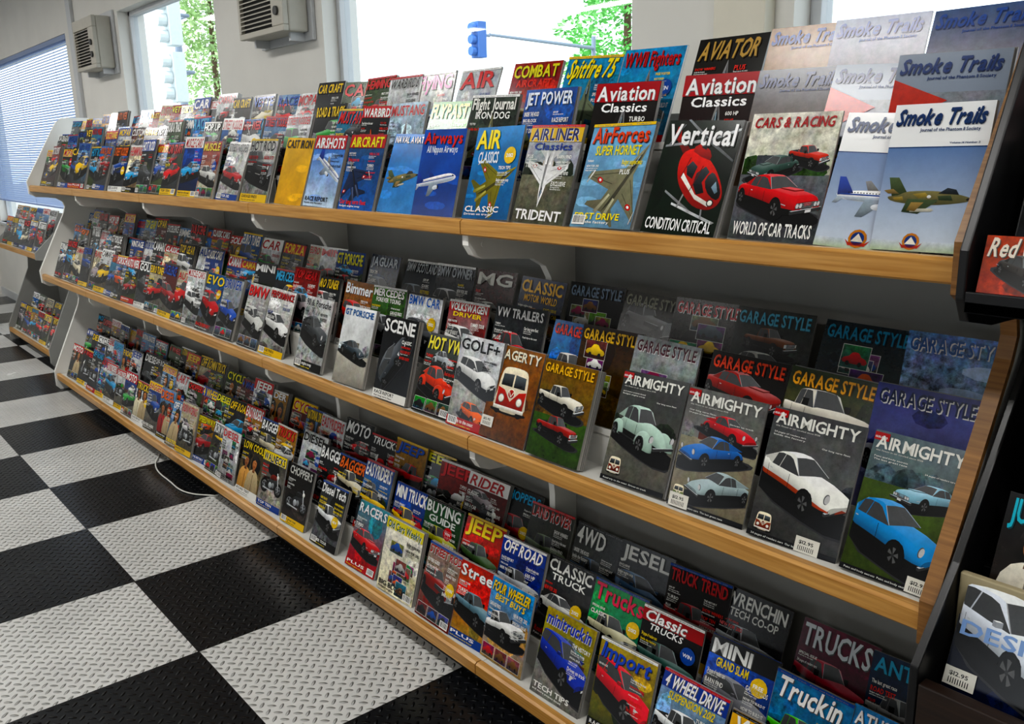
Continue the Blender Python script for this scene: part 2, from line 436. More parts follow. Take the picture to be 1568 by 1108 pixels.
    def house(s, xr, xrt, xft, xf, zb, zr, wb, wt, convex=0):
        st = [(xr, zb+.01, wb*.93, wb*.9), (xrt, zr-convex, wt, wt*.72)]
        for x in [xrt+(xft-xrt)*f for f in (.3, .5, .54, .78)]: st.append((x, zr, wt, wt*.72))
        st += [(xft, zr-convex, wt, wt*.72), (xf, zb+.01, wb*.93, wb*.9)]
        for i in range(len(st)-1):
            x0, h0, a0, b0 = st[i]; x1, h1, a1, b1 = st[i+1]; end0 = i == 0; end1 = i == len(st)-2
            for sg in (1, -1):
                B0 = (x0, sg*wb, zb); B1 = (x1, sg*wb, zb)
                if end0: B0 = (x0, sg*wb*.95, zb)
                if end1: B1 = (x1, sg*wb*.95, zb)
                E0 = (x0, sg*a0, h0-.05 if not end0 else h0); E1 = (x1, sg*a1, h1-.05 if not end1 else h1)
                g = np.array([0, sg*.93, .35]);
                s.quad(B0, B1, E1, E0, 0 if (i in (3,) or end0) else 2, g)
                R0 = (x0, sg*b0, h0+.0); R1 = (x1, sg*b1, h1+.0)
                s.quad(E0, E1, R1, R0, 0, np.array([0, sg*.5, .86]))
                nx = -.75 if end0 else (.72 if end1 else 0)
                s.quad(R0, R1, (x1, 0, h1+.02), (x0, 0, h0+.02), 2 if (end0 or end1) else 0, np.array([nx, sg*.05, math.sqrt(1-nx*nx)]))
                if end0 or end1:
                    w0 = .03
                    s.quad((x0, sg*(b0), h0+.006), (x1, sg*(b1), h1+.006), (x1, sg*(b1+w0), h1+.006), (x0, sg*(b0+w0), h0+.006), 3, np.array([nx, sg*.3, .6]))
    def done(s):
        return np.vstack(s.V), np.vstack(s.N), np.vstack(s.T), np.concatenate(s.M)

def lerp_tab(tab, xs): return np.interp(xs, [a for a, _ in tab], [b for _, b in tab])
CARM = {}
def car_model(kind):
    if kind in CARM: return CARM[kind]
    c = CM(); t = np.array([0, .015, .05, .1, .16, .24, .32, .4, .5, .6, .7, .78, .86, .92, .96, .985, 1.])
    if kind in ('coupe', 'porsche', 'modern'):
        L, W, r = {'coupe': (4.7, .92, .34), 'porsche': (4.25, .84, .32), 'modern': (4.35, .9, .34)}[kind]
        zt = lerp_tab({'coupe': [(0, .72), (.03, .86), (.3, .92), (.6, .93), (.9, .84), (.97, .78), (1, .66)],
                       'porsche': [(0, .52), (.05, .74), (.2, .9), (.35, .92), (.6, .88), (.8, .8), (.93, .66), (1, .5)],
                       'modern': [(0, .75), (.04, .96), (.3, .99), (.62, .98), (.75, .92), (.93, .78), (1, .58)]}[kind], t)
        w = lerp_tab([(0, .78), (.03, .9), (.2, 1.0), (.5, .98), (.82, 1.0), (.95, .93), (1, .74)], t)*W
        zb = lerp_tab([(0, .36), (.1, .24), (.9, .22), (1, .3)], t)
        xs = (t-.5)*L
        c.hull(xs, zb, zt, w, (lambda i, j: 1 if j == 0 else (8 if (kind == 'porsche' and j == 1) else 0)))
        f = L/2
        hs = {'coupe': (-.30*L, -.17*L, .06*L, .19*L, .9, 1.33, .8, .6), 'porsche': (-.42*L, -.12*L, .07*L, .2*L, .86, 1.29, .74, .54), 'modern': (-.47*L, -.32*L, .06*L, .24*L, .95, 1.43, .82, .62)}[kind]
        c.house(*hs, convex=.05)
        wx = L*.3
        for sx in (-1, 1):
            for sy in (-1, 1): c.wheel(sx*wx+(.03*L if sx > 0 else -.0), sy*(W*.985), r, rimr=.6 if kind != 'modern' else .72)
        if kind == 'coupe':
            c.quad((f+.01, -.6, .46), (f+.01, .6, .46), (f+.01, .6, .64), (f+.01, -.6, .64), 1, np.array([1., 0, 0]))
            for q in range(4): c.quad((f+.015, -.58, .48+q*.045), (f+.015, .58, .48+q*.045), (f+.015, .58, .49+q*.045), (f+.015, -.58, .49+q*.045), 3, np.array([.8, 0, .6]))
            for q in (.55, .38):
                for sy in (-1, 1): c.disc((f+.02, sy*q, .56), .085, 'x', 3); c.disc((f+.03, sy*q, .56), .07, 'x', 4)
            c.box(f, f+.08, -.84, .84, .33, .43, 3); c.quad((f+.085, -.15, .33), (f+.085, .15, .33), (f+.085, .15, .42), (f+.085, -.15, .42), 9, np.array([1., 0, 0]))
            c.box(-.1*L, .38*L, -.25, .25, .9, .945, 0)
            for sy in (-1, 1): c.quad((-f*.9, sy*(W+.006), .56), (f*.92, sy*(W+.006), .56), (f*.92, sy*(W+.006), .585), (-f*.9, sy*(W+.006), .585), 3, np.array([0, sy*.8, .6]))
        elif kind == 'porsche':
            for sy in (-1, 1): c.disc((f-.12, sy*.6, .66), .13, 'x', 3); c.disc((f-.1, sy*.6, .66), .11, 'x', 4)
            c.quad((f+.01, -.6, .3), (f+.01, .6, .3), (f+.01, .62, .42), (f+.01, -.62, .42), 8, np.array([1., 0, 0])); c.quad((f+.02, -.3, .2), (f+.02, .3, .2), (f+.02, .3, .29), (f+.02, -.3, .29), 1, np.array([1., 0, 0]))
            c.box(f-.02, f+.06, -.74, .74, .3, .37, 3)
        else:
            c.quad((f+.01, -.55, .22), (f+.01, .55, .22), (f+.01, .62, .42), (f+.01, -.62, .42), 1, np.array([1., 0, 0])); c.quad((f+.012, -.28, .46), (f+.012, .28, .46), (f+.012, .34, .56), (f+.012, -.34, .56), 1, np.array([1., 0, 0]))
            for sy in (-1, 1):
                c.quad((f-.02, sy*.42, .52), (f-.32, sy*.86, .56), (f-.36, sy*.82, .72), (f-.08, sy*.46, .62), 4, np.array([.9, sy*.3, .2]))
                c.box(.17*L, .2*L, sy*(W+.02)-.08, sy*(W+.02)+.08, .97, 1.08, 0)
            c.quad((f+.02, -.2, .34), (f+.02, .2, .34), (f+.02, .2, .43), (f+.02, -.2, .43), 9, np.array([1., 0, 0]))
        for sy in (-1, 1):
            for x in (-.13*L, .14*L): c.quad((x, sy*(W+.004), .3), (x+.02, sy*(W+.004), .3), (x+.02, sy*(W+.004), .84), (x, sy*(W+.004), .84), 1, np.array([0, sy*1., 0]))
            c.quad((-.1*L, sy*(W+.012), .74), (-.07*L, sy*(W+.012), .74), (-.07*L, sy*(W+.012), .77), (-.1*L, sy*(W+.012), .77), 3, np.array([0, sy*.7, .7]))
    elif kind == 'truck':
        L, W, r = 4.9, .94, .42; xs = (t-.5)*L
        zt = lerp_tab([(0, 1.08), (.5, 1.1), (.6, 1.16), (.75, 1.16), (.95, 1.1), (1, .98)], t); zb = lerp_tab([(0, .55), (.1, .45), (.9, .45), (1, .5)], t); w = lerp_tab([(0, .95), (.1, 1), (.95, 1), (1, .88)], t)*W
        c.hull(xs, zb, zt, w, lambda i, j: 1 if j == 0 else 0, p=.3, q=.45)
        c.quad((-L/2+.1, -.72, 1.1), (-.12*L, -.72, 1.1), (-.12*L, .72, 1.1), (-L/2+.1, .72, 1.1), 1, np.array([0, 0, 1.]))
        c.house(-.12*L, -.09*L, .1*L, .19*L, 1.12, 1.72, .82, .68, convex=.02); f = L/2
        for sx in (-.31, .33):
            for sy in (-1, 1): c.wheel(sx*L, sy*W, r, .28)
        c.quad((f+.01, -.62, .66), (f+.01, .62, .66), (f+.01, .62, .98), (f+.01, -.62, .98), 1, np.array([1., 0, 0]))
        for q in range(4): c.quad((f+.02, -.6, .7+q*.07), (f+.02, .6, .7+q*.07), (f+.02, .6, .725+q*.07), (f+.02, -.6, .725+q*.07), 3, np.array([.7, 0, .7]))
        for sy in (-1, 1): c.quad((f+.025, sy*.6, .74), (f+.0, sy*.84, .74), (f+.0, sy*.84, .94), (f+.025, sy*.6, .94), 4, np.array([1., 0, .1])); c.box(.13*L, .16*L, sy*1.02-.09, sy*1.02+.09, 1.15, 1.38, 1)
        c.box(f, f+.14, -.9, .9, .46, .62, 3)
        for sy in (-1, 1):
            for x in (-.1*L, .13*L): c.quad((x, sy*(W+.004), .5), (x+.025, sy*(W+.004), .5), (x+.025, sy*(W+.004), 1.08), (x, sy*(W+.004), 1.08), 1, np.array([0, sy*1., 0]))
    elif kind == 'beetle':
        L = 4.05; xs = (t-.5)*L*.98; W = .62
        zt = lerp_tab([(0, .5), (.05, .72), (.15, .92), (.3, 1.0), (.6, .98), (.75, .93), (.87, .8), (.95, .62), (1, .42)], t); zb = lerp_tab([(0, .34), (.1, .28), (1, .3)], t); w = lerp_tab([(0, .35), (.1, .75), (.3, 1.05), (.6, 1.05), (.8, .85), (.93, .55), (1, .3)], t)*W
        c.hull(xs, zb, zt, w, lambda i, j: 1 if j == 0 else 0, p=.6, q=.75)
        c.house(-.38*L, -.2*L, .04*L, .13*L, .93, 1.47, .62, .5, convex=.07)
        for sx in (-1, 1):
            for sy in (-1, 1):
                cx, cy = sx*L*.305, sy*.64; a = np.linspace(0, math.pi, 13); bq = np.linspace(-1, 1, 9)
                P = np.zeros((9, 13, 3))
                for i, q in enumerate(bq):
                    k = math.sqrt(max(0, 1-q*q))*.75+.25
                    P[i, :, 0] = cx+.62*np.cos(a)*(k**.5); P[i, :, 1] = cy+q*.2; P[i, :, 2] = .22+.56*np.sin(a)*(k**.6)
                N = P-np.array([cx, cy, .22]); N[:, :, 1] *= 3; N /= np.linalg.norm(N, axis=2, keepdims=True); T = []
                for i in range(8):
                    for j in range(12): q0 = i*13+j; T += [(q0, q0+1, q0+14), (q0, q0+14, q0+13)]
                c.add(P.reshape(-1, 3), N.reshape(-1, 3), T, 0); V = P[8 if sy > 0 else 0]; Vc = np.vstack([V, [[cx, V[0, 1], .25]]]); c.add(Vc, np.tile([0, sy*.97, .2], (14, 1)), [(j, j+1, 13) for j in range(12)], 0)
                c.wheel(cx, sy*.845, .31, .18, arch=False, rimr=.6)
                if sx > 0: c.disc((cx+.5, cy, .62), .13, 'x', 3); c.disc((cx+.53, cy, .62), .11, 'x', 4)
        for sy in (-1, 1): c.box(-.2*L, .2*L, sy*.72-.12, sy*.72+.12, .24, .3, 1)
        c.box(L/2-.02, L/2+.06, -.72, .72, .34, .43, 3); c.quad((.46*L, -.02, .8), (.36*L, -.02, .9), (.36*L, .02, .9), (.46*L, .02, .8), 3, np.array([.5, 0, .86]))
        for sy in (-1, 1): c.quad((.13*L, sy*.668, .4), (.135*L, sy*.668, .4), (.135*L, sy*.66, .88), (.13*L, sy*.66, .88), 1, np.array([0, sy*1., 0])); c.quad((-.12*L, sy*.668, .4), (-.115*L, sy*.668, .4), (-.115*L, sy*.66, .88), (-.12*L, sy*.66, .88), 1, np.array([0, sy*1., 0]))
    else:  # hotrod
        L = 3.9; xs = (t-.5)*L*.92; 
        zt = lerp_tab([(0, .75), (.05, .95), (.3, 1.02), (.5, 1.02), (.6, .98), (1, .95)], t); zb = lerp_tab([(0, .4), (1, .42)], t); w = lerp_tab([(0, .5), (.1, .68), (.5, .68), (.62, .5), (1, .36)], t)
        c.hull(xs, zb, zt, w, lambda i, j: 0, p=.35, q=.5)
        c.house(-.4*L, -.33*L, .0*L, .06*L, 1.0, 1.45, .62, .52, convex=.03)
        c.quad((L*.46+.02, -.3, .42), (L*.46+.02, .3, .42), (L*.46+.02, .28, 1.0), (L*.46+.02, -.28, 1.0), 3, np.array([1., 0, .3]))
        for q in range(7): c.quad((L*.46+.03, -.24+q*.08, .46), (L*.46+.03, -.215+q*.08, .46), (L*.46+.03, -.215+q*.08, .95), (L*.46+.03, -.24+q*.08, .95), 1, np.array([1., 0, 0]))
        c.box(.1*L, .38*L, .3, .52, .6, .8, 3); c.box(.1*L, .38*L, -.52, -.3, .6, .8, 3)
        for sx, r_ in ((-.3, .4), (.42, .33)):
            for sy in (-1, 1): c.wheel(sx*L, sy*.84, r_, .26, arch=False)
        for sy in (-1, 1): c.disc((L*.46, sy*.48, .8), .1, 'x', 4); c.box(.42*L-.03, .42*L+.03, min(0, sy*.8), max(0, sy*.8), .3, .35, 3)
    CARM[kind] = c.done(); return CARM[kind]

LD = np.array([.35, .3, .88]); LD = LD/np.linalg.norm(LD)
def car3d(B, kind, col, ox, oy, sc, rot, flip, l0, r, stripe=False):
    V, N, T, Mt = car_model(kind)
    sc = min(sc*1.17, 1.36)
    psi = math.radians(r.uniform(34, 52)); th = math.radians(r.uniform(9, 16))
    cdir = np.array([math.cos(psi)*math.cos(th), math.sin(psi)*math.cos(th), math.sin(th)]); rt = np.array([math.sin(psi), -math.cos(psi), 0]); up = np.array([-math.cos(psi)*math.sin(th), -math.sin(psi)*math.sin(th), math.cos(th)])
    d = V@cdir; s = 1/(1-d/9.0); x = (V@rt)*s; y = (V@up)*s*1.1
    g = np.array([(a, b, 0) for a, b in ((2.45, .95), (2.45, -.95), (-2.4, -.95), (-2.4, .95))]); gd = g@cdir; gs = 1/(1-gd/9.); gx = (g@rt)*gs; gy = (g@up)*gs*1.1
    x0, x1 = x.min(), x.max(); w = x1-x0; y0 = y.min()
    f = -1 if flip else 1; ca, sa = math.cos(rot), math.sin(rot)
    def tr(x, y):
        u = ((x-x0)/w-.5)*f*sc; v = (y-y0)/w*sc
        return np.stack([np.clip(ox+u*ca-v*sa, .012, .988), np.clip(oy+u*sa+v*ca, .012, 1.33)], 1)
    base = np.array(lin(col)); d_n = (d-d.min())/(d.max()-d.min())
    b1 = {3: 5.5}.get(l0, 1.6 if l0 <= 2 else 9.6)
    uv = tr(x, y)
    nz = N[:, 2]; nd = np.clip(N@LD, 0, 1); f4 = (1-np.clip(np.abs(N@cdir), 0, 1))**3
    env = np.interp(nz, [-1, -.1, .05, .16, .35, .8, 1], [.10, .08, .03, .38, .5, .8, 1.0])
    def e3(x): return x[:, None]*np.array([.93, .97, 1.0])
    sp_ = np.array([.62, .09, .015]) if stripe else base
    C = {0: base*(.2+1.0*nd[:, None])+e3(env*(.035+.4*f4)), 1: .006+e3(env*.03), 2: .008+e3(env*(.16+.5*f4)), 3: .02+e3(env*.75), 4: .55+e3(env*.4), 5: .006+e3(nd*.02), 6: .12+e3(env*.5), 7: np.array([.5, .02, .02])*(.4+.6*nd[:, None]), 8: sp_*(.2+.9*nd[:, None])+e3(env*.04), 9: np.full((len(V), 3), .7)}
    cc = np.zeros((len(T), 3, 3))
    for k, cv in C.items():
        mk = Mt == k
        if mk.any(): cc[mk] = cv[T[mk]]
    cc = np.clip(cc, 0, 1)
    nv = (N@cdir)[T].mean(1); keep = (nv > -.15) | (Mt == 5)
    B.relief(b1+.3+3.3*d_n, uv, T[keep], cc[keep])
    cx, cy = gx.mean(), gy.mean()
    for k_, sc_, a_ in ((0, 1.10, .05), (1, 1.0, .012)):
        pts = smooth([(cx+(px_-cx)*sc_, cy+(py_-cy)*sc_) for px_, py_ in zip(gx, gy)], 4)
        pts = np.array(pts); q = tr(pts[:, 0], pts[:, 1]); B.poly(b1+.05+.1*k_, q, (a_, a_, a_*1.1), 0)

class Art:
    def __init__(s, B, ox, oy, sc, rot=0, flip=False, l0=3, clip=None, tall=1.0):
        s.B = B; s.ox = ox; s.oy = oy; s.sc = sc; s.c = math.cos(rot); s.s = math.sin(rot); s.f = -1 if flip else 1; s.l = l0
        s.clip = clip or (.01, .01, .99, 1.33); s.tall = tall
    def t(s, pts):
        o = []; a, b, c, d = s.clip
        for p in pts:
            x = (p[0]-.5)*s.f*s.sc; y = p[1]*s.sc*s.tall
            o.append((min(c, max(a, s.ox+x*s.c-y*s.s)), min(d, max(b, s.oy+x*s.s+y*s.c))))
        return o
    def poly(s, l, pts, c, sm=0, g=.38):
        if sm: pts = smooth(pts, sm)
        s.B.poly(s.l+l, s.t(pts), c, .18, g, [p[1] for p in pts])
    def line(s, l, x0, y0, x1, y1, c, w=.006):
        d = math.hypot(x1-x0, y1-y0) or 1; nx, ny = -(y1-y0)/d*w, (x1-x0)/d*w
        s.poly(l, [(x0-nx, y0-ny), (x1-nx, y1-ny), (x1+nx, y1+ny), (x0+nx, y0+ny)], c, 0, 0)
    def ell(s, l, cx, cy, rx, ry, c, n=16, g=.2):
        s.poly(l, [(cx+rx*math.cos(6.2832*i/n), cy+ry*math.sin(6.2832*i/n)) for i in range(n)], c, 0, g)

def wheel(A, l, x, y, rx, ry, hub='#b8babd'):
    A.ell(l, x, y, rx, ry, '#070708', g=0); A.ell(l+.5, x, y, rx*.62, ry*.62, dk(hub, .7), g=.5); A.ell(l+1, x, y, rx*.54, ry*.54, dk(hub, .1), g=0)
    for k in range(5):
        t = k*1.2566+.3; A.line(l+1.5, x, y, x+rx*.54*math.cos(t), y+ry*.54*math.sin(t), dk(hub, .75), rx*.09)
    A.ell(l+2, x, y, rx*.16, ry*.16, hub)

CARS = ('beetle', 'coupe', 'modern', 'truck', 'hotrod', 'porsche')
def draw(B, kind, col, ox=.5, oy=.35, sc=.9, rot=0, flip=False, l0=3, clip=None, stripe=False):
    if kind in CARS:
        car3d(B, kind, col, ox, oy, sc, rot, flip, l0, random.Random(hash_str(str(col)+kind)+int(ox*100)+int(oy*1000)+int(sc*997)), stripe); return
    A = Art(B, ox, oy, sc, rot, flip, l0, clip, 1)
    hi = tuple(min(1, x*1.4+.07) for x in lin(col)); lo = dk(col, .35)
    if kind == 'airliner':
        A.poly(0, [(.38, .26), (.3, .42), (.36, .43), (.52, .28)], dk(col, .7)); A.poly(1, [(.02, .24), (.1, .3), (.7, .33), (.9, .31), (.99, .25), (.9, .2), (.5, .19), (.15, .2)], '#f2f4f6', 3)
        A.poly(2, [(.06, .235), (.6, .25), (.97, .25), (.88, .21), (.5, .19), (.15, .2)], '#b3bcc6'); A.poly(3, [(.04, .255), (.95, .265), (.95, .28), (.06, .272)], '#2b55a5')
        for k in range(22): A.line(4, .14+k*.034, .287, .155+k*.034, .287, '#20262e', .005)
        A.poly(2, [(.02, .25), (.0, .46), (.07, .46), (.2, .28)], '#2447a0'); A.poly(4, [(.35, .22), (.6, .22), (.36, .02), (.28, .02)], '#8e98a3'); A.ell(5, .5, .14, .07, .035, '#dfe3e8'); A.ell(5.5, .565, .14, .015, .03, '#22262a'); A.poly(4, [(.03, .24), (.12, .24), (.03, .16), (-.02, .16)], '#aeb7c1')
        A.poly(5, [(.9, .275), (.94, .27), (.93, .29), (.9, .295)], '#1c2026')
    elif kind == 'jet':
        A.poly(2, [(.0, .26), (.12, .28), (.25, .33), (.55, .34), (.8, .31), (1, .25), (.85, .2), (.5, .17), (.1, .2)], '#77724e', 3)
        A.poly(1, [(.05, .26), (-.02, .5), (.1, .5), (.24, .3)], '#4a5a38'); A.poly(2, [(.0, .3), (-.06, .34), (.05, .36), (.14, .3)], '#8c7c52'); A.poly(3.5, [(.25, .24), (.62, .23), (.4, .06), (.2, .08)], '#3f5030'); A.poly(4, [(.3, .2), (.45, .2), (.36, .09), (.26, .1)], '#937c4e'); A.poly(3, [(.6, .31), (.7, .38), (.8, .36), (.84, .3)], '#1e2a33', 1)
        A.poly(3, [(.3, .3), (.45, .32), (.5, .27), (.38, .25)], '#a08d52', 1); A.poly(3, [(.6, .28), (.75, .29), (.78, .23), (.62, .23)], '#36482a', 1); A.poly(3, [(.06, .25), (.18, .27), (.2, .22), (.1, .22)], '#a08d52', 1); A.ell(4, .97, .245, .04, .018, '#15171a'); A.poly(3.2, [(.4, .22), (.6, .24), (.6, .2), (.4, .18)], '#2c3224'); A.ell(4, .5, .27, .025, .02, '#e0e0e0')
        A.poly(3.8, [(.3, .12), (.55, .13), (.58, .11), (.55, .09), (.3, .08)], '#b9b9ac')
    elif kind == 'fighter':
        A.poly(1, [(.5, .98), (.54, .8), (.57, .62), (.96, .34), (.96, .26), (.6, .33), (.6, .2), (.76, .08), (.76, .03), (.5, .1), (.24, .03), (.24, .08), (.4, .2), (.4, .33), (.04, .26), (.04, .34), (.43, .62), (.46, .8)], col)
        A.poly(2, [(.5, .95), (.53, .8), (.55, .3), (.5, .1)], lo); A.poly(3, [(.5, .84), (.525, .74), (.5, .62), (.475, .74)], '#1a2730', 1); A.poly(3.5, [(.49, .8), (.5, .82), (.505, .7), (.49, .7)], '#a8bcc8', 0, 0)
        A.ell(3, .22, .34, .045, .03, '#c22b2b'); A.ell(3, .78, .34, .045, .03, '#c22b2b'); A.ell(3.5, .22, .34, .02, .014, '#f0f0f0'); A.ell(3.5, .78, .34, .02, .014, '#f0f0f0')
        A.poly(3, [(.44, .3), (.47, .3), (.45, .05), (.4, .05)], hi); A.poly(3, [(.53, .3), (.56, .3), (.6, .05), (.55, .05)], hi)
        for s_ in (-1, 1): A.poly(3, [(.5+s_*.42, .38), (.5+s_*.435, .38), (.5+s_*.435, .22), (.5+s_*.42, .22)], '#e4e4e0'); A.line(2.5, .5+s_*.08, .56, .5+s_*.4, .33, lo, .004); A.line(2.5, .5+s_*.1, .4, .5+s_*.43, .3, lo, .004)
    elif kind == 'heli':
        A.poly(0, [(.02, .92), (.06, .98), (.4, .72), (.34, .6)], lo); A.poly(.5, [(-.02, .86), (.0, 1.06), (.06, 1.06), (.1, .9)], col); A.line(1, -.06, .8, .1, 1.1, '#8f9294', .008)
        A.poly(1, [(.2, .62), (.24, .76), (.42, .82), (.62, .72), (.82, .56), (.98, .34), (.97, .18), (.84, .1), (.62, .12), (.4, .26), (.26, .42)], col, 3, .5)
        A.poly(2, [(.84, .5), (.96, .33), (.93, .24), (.78, .3), (.68, .44), (.74, .56)], '#12181c', 2, .8); A.poly(2.5, [(.84, .46), (.91, .34), (.88, .31), (.8, .38)], '#8ea3b0', 1, .3)
        A.poly(2, [(.62, .62), (.7, .56), (.64, .42), (.72, .3), (.62, .26), (.52, .38), (.52, .52)], '#1e282e', 1, .7); A.poly(2, [(.4, .66), (.5, .6), (.48, .44), (.38, .48), (.34, .58)], '#1e282e', 1, .7)
        A.line(3, .58, .62, .5, .28, lo, .006); A.line(3, .36, .7, .3, .42, lo, .006); A.poly(2, [(.3, .44), (.62, .2), (.84, .14), (.84, .19), (.6, .26), (.32, .5)], '#f0eee6', 1, .2)
        A.ell(3, .86, .19, .05, .045, '#101214'); A.ell(3.5, .86, .19, .035, .032, '#f4f4ea'); A.poly(2, [(.36, .78), (.42, .88), (.6, .82), (.64, .7)], dk(col, .75), 2, .4); A.poly(3, [(.46, .84), (.54, .82), (.56, .94), (.5, .95)], '#3a3d40')
        A.poly(4, [(-.1, .78), (.52, .92), (1.05, 1.12), (1.04, 1.15), (.5, .96), (-.1, .81)], '#b9bdc0'); A.poly(4, [(.98, .72), (.52, .92), (.12, 1.16), (.15, 1.18), (.54, .96), (.99, .75)], '#7c8083'); A.ell(5, .52, .94, .05, .03, '#2c2e30')
        A.poly(0, [(.3, .08), (.98, -.06), (1.02, -.03), (.3, .11)], '#c8cacb'); A.poly(0, [(.14, .22), (.6, .02), (.62, .05), (.14, .25)], '#8a8c8d'); A.line(.5, .44, .28, .4, .06, '#9a9c9d', .012); A.line(.5, .76, .14, .8, -.02, '#9a9c9d', .012)
    elif kind == 'bus':
        A.ell(0, .5, .04, .5, .06, '#1a1206'); A.poly(1, [(.12, .06), (.1, .4), (.15, .78), (.3, .88), (.7, .88), (.85, .78), (.9, .4), (.88, .06)], '#ece3cd', 3, .25)
        A.poly(2, [(.12, .08), (.11, .48), (.3, .44), (.5, .24), (.7, .44), (.89, .48), (.88, .08)], col); A.poly(3, [(.17, .52), (.19, .74), (.48, .76), (.48, .52)], '#30383c', 1, .8); A.poly(3, [(.52, .52), (.52, .76), (.81, .74), (.83, .52)], '#3f494e', 1, .8)
        A.line(4, .2, .52, .4, .58, '#111', .006); A.line(4, .55, .52, .75, .58, '#111', .006)
        for q in (.25, .75): A.ell(3, q, .27, .085, .085, '#8c8c88'); A.ell(3.5, q, .27, .07, .07, '#f8f6ec')
        A.ell(3, .5, .39, .1, .1, '#f3eee0'); A.ell(4, .5, .39, .08, .08, col); A.line(5, .44, .43, .5, .33, '#f3eee0', .01); A.line(5, .56, .43, .5, .33, '#f3eee0', .01); A.poly(3, [(.08, .06), (.92, .06), (.92, .13), (.08, .13)], '#f0ead8'); A.ell(2, .2, .03, .08, .06, '#0b0b0b'); A.ell(2, .8, .03, .08, .06, '#0b0b0b')
    elif kind == 'moto':
        wheel(A, 1, .2, .18, .18, .18, '#9a9da0'); wheel(A, 1, .82, .18, .17, .17, '#9a9da0')
        A.poly(5, [(.2, .2), (.4, .36), (.62, .42), (.78, .4), (.66, .14), (.38, .12)], '#2b2d30', 1); A.ell(5.5, .45, .22, .07, .08, '#b0b3b5', g=.5); A.ell(5.5, .57, .24, .06, .07, '#8e9194', g=.5); A.poly(6, [(.42, .38), (.5, .5), (.68, .5), (.72, .4)], col, 2, .5); A.poly(6, [(.12, .38), (.4, .42), (.42, .36), (.2, .33)], '#15130f', 1)
        A.poly(6, [(.7, .58), (.74, .58), (.84, .2), (.8, .18)], '#c7cacc'); A.ell(7, .76, .48, .05, .05, '#e8e9e4'); A.line(7, .15, .12, .6, .1, '#c9ccce', .015); A.poly(6, [(.04, .32), (.2, .4), (.34, .34), (.2, .37)], col, 1)
    elif kind == 'people':
        for i, (x, c, sk) in enumerate([(.3, col, '#a97a5a'), (.64, '#b8a88a', '#c08c66')]):
            A.poly(1+i, [(x-.13, .62), (x-.12, .86), (x, .94), (x+.12, .86), (x+.13, .6)], '#1b1410', 2)
            A.poly(2+i, [(x-.24, .0), (x-.22, .46), (x-.07, .6), (x+.07, .6), (x+.22, .46), (x+.24, .0)], c, 2, .4); A.poly(2.5+i, [(x-.05, .55), (x-.04, .68), (x+.04, .68), (x+.05, .55)], dk(sk, .7)); A.ell(3+i, x, .74, .085, .115, sk, g=.3)
            A.ell(3.5+i, x-.035, .76, .014, .01, '#1a1210'); A.ell(3.5+i, x+.035, .76, .014, .01, '#1a1210'); A.ell(3.5+i, x, .68, .03, .01, '#8a2f2a'); A.poly(3.6+i, [(x-.1, .78), (x-.07, .87), (x+.07, .87), (x+.1, .78), (x, .83)], '#1b1410', 1)
            A.line(3.2+i, x, .02, x, .5, dk(c, .4), .01)

COVERL = ['SPECIAL ISSUE', 'HOW TO BUILD IT', 'TECH TIPS', '600 HP', 'RESTORED', 'FIRST DRIVE', 'ROAD TEST', 'BIG BLOCK', 'NEW FOR 2012', 'GARAGE FINDS', 'BUYERS GUIDE', 'RACE REPORT', 'WIN A CAR', 'FREE POSTER', 'BARN FIND', 'TOP TEN', 'SHOW WINNERS', 'CLASSIC', 'TURBO', 'UNDER THE HOOD', 'PLUS', 'TESTED', 'EXCLUSIVE', 'THE HISTORY', 'SUMMER TOUR', 'Inside the factory', 'Budget engine swap', 'Our long term fleet', 'Road trip to the coast', 'The last great race', '24 pages of readers cars', 'Paint and body secrets', 'Driven on track']
LONG = ['Inside the factory', 'Budget engine swap', 'Our long term fleet', 'Road trip to the coast', 'The last great race', '24 pages of readers cars', 'Paint and body secrets', 'Driven on track', 'and more events listed']
def rc(r, a=30, b=220): return '#%02x%02x%02x' % tuple(r.randint(a, b) for _ in range(3))
VIV = ['#c8202a', '#e9c81e', '#1d57a8', '#e6e6e2', '#16171a', '#d8661c', '#2c8a4a', '#6cb4d8', '#8a1c50', '#b8b8b4', '#7a5a36', '#4a5a66']

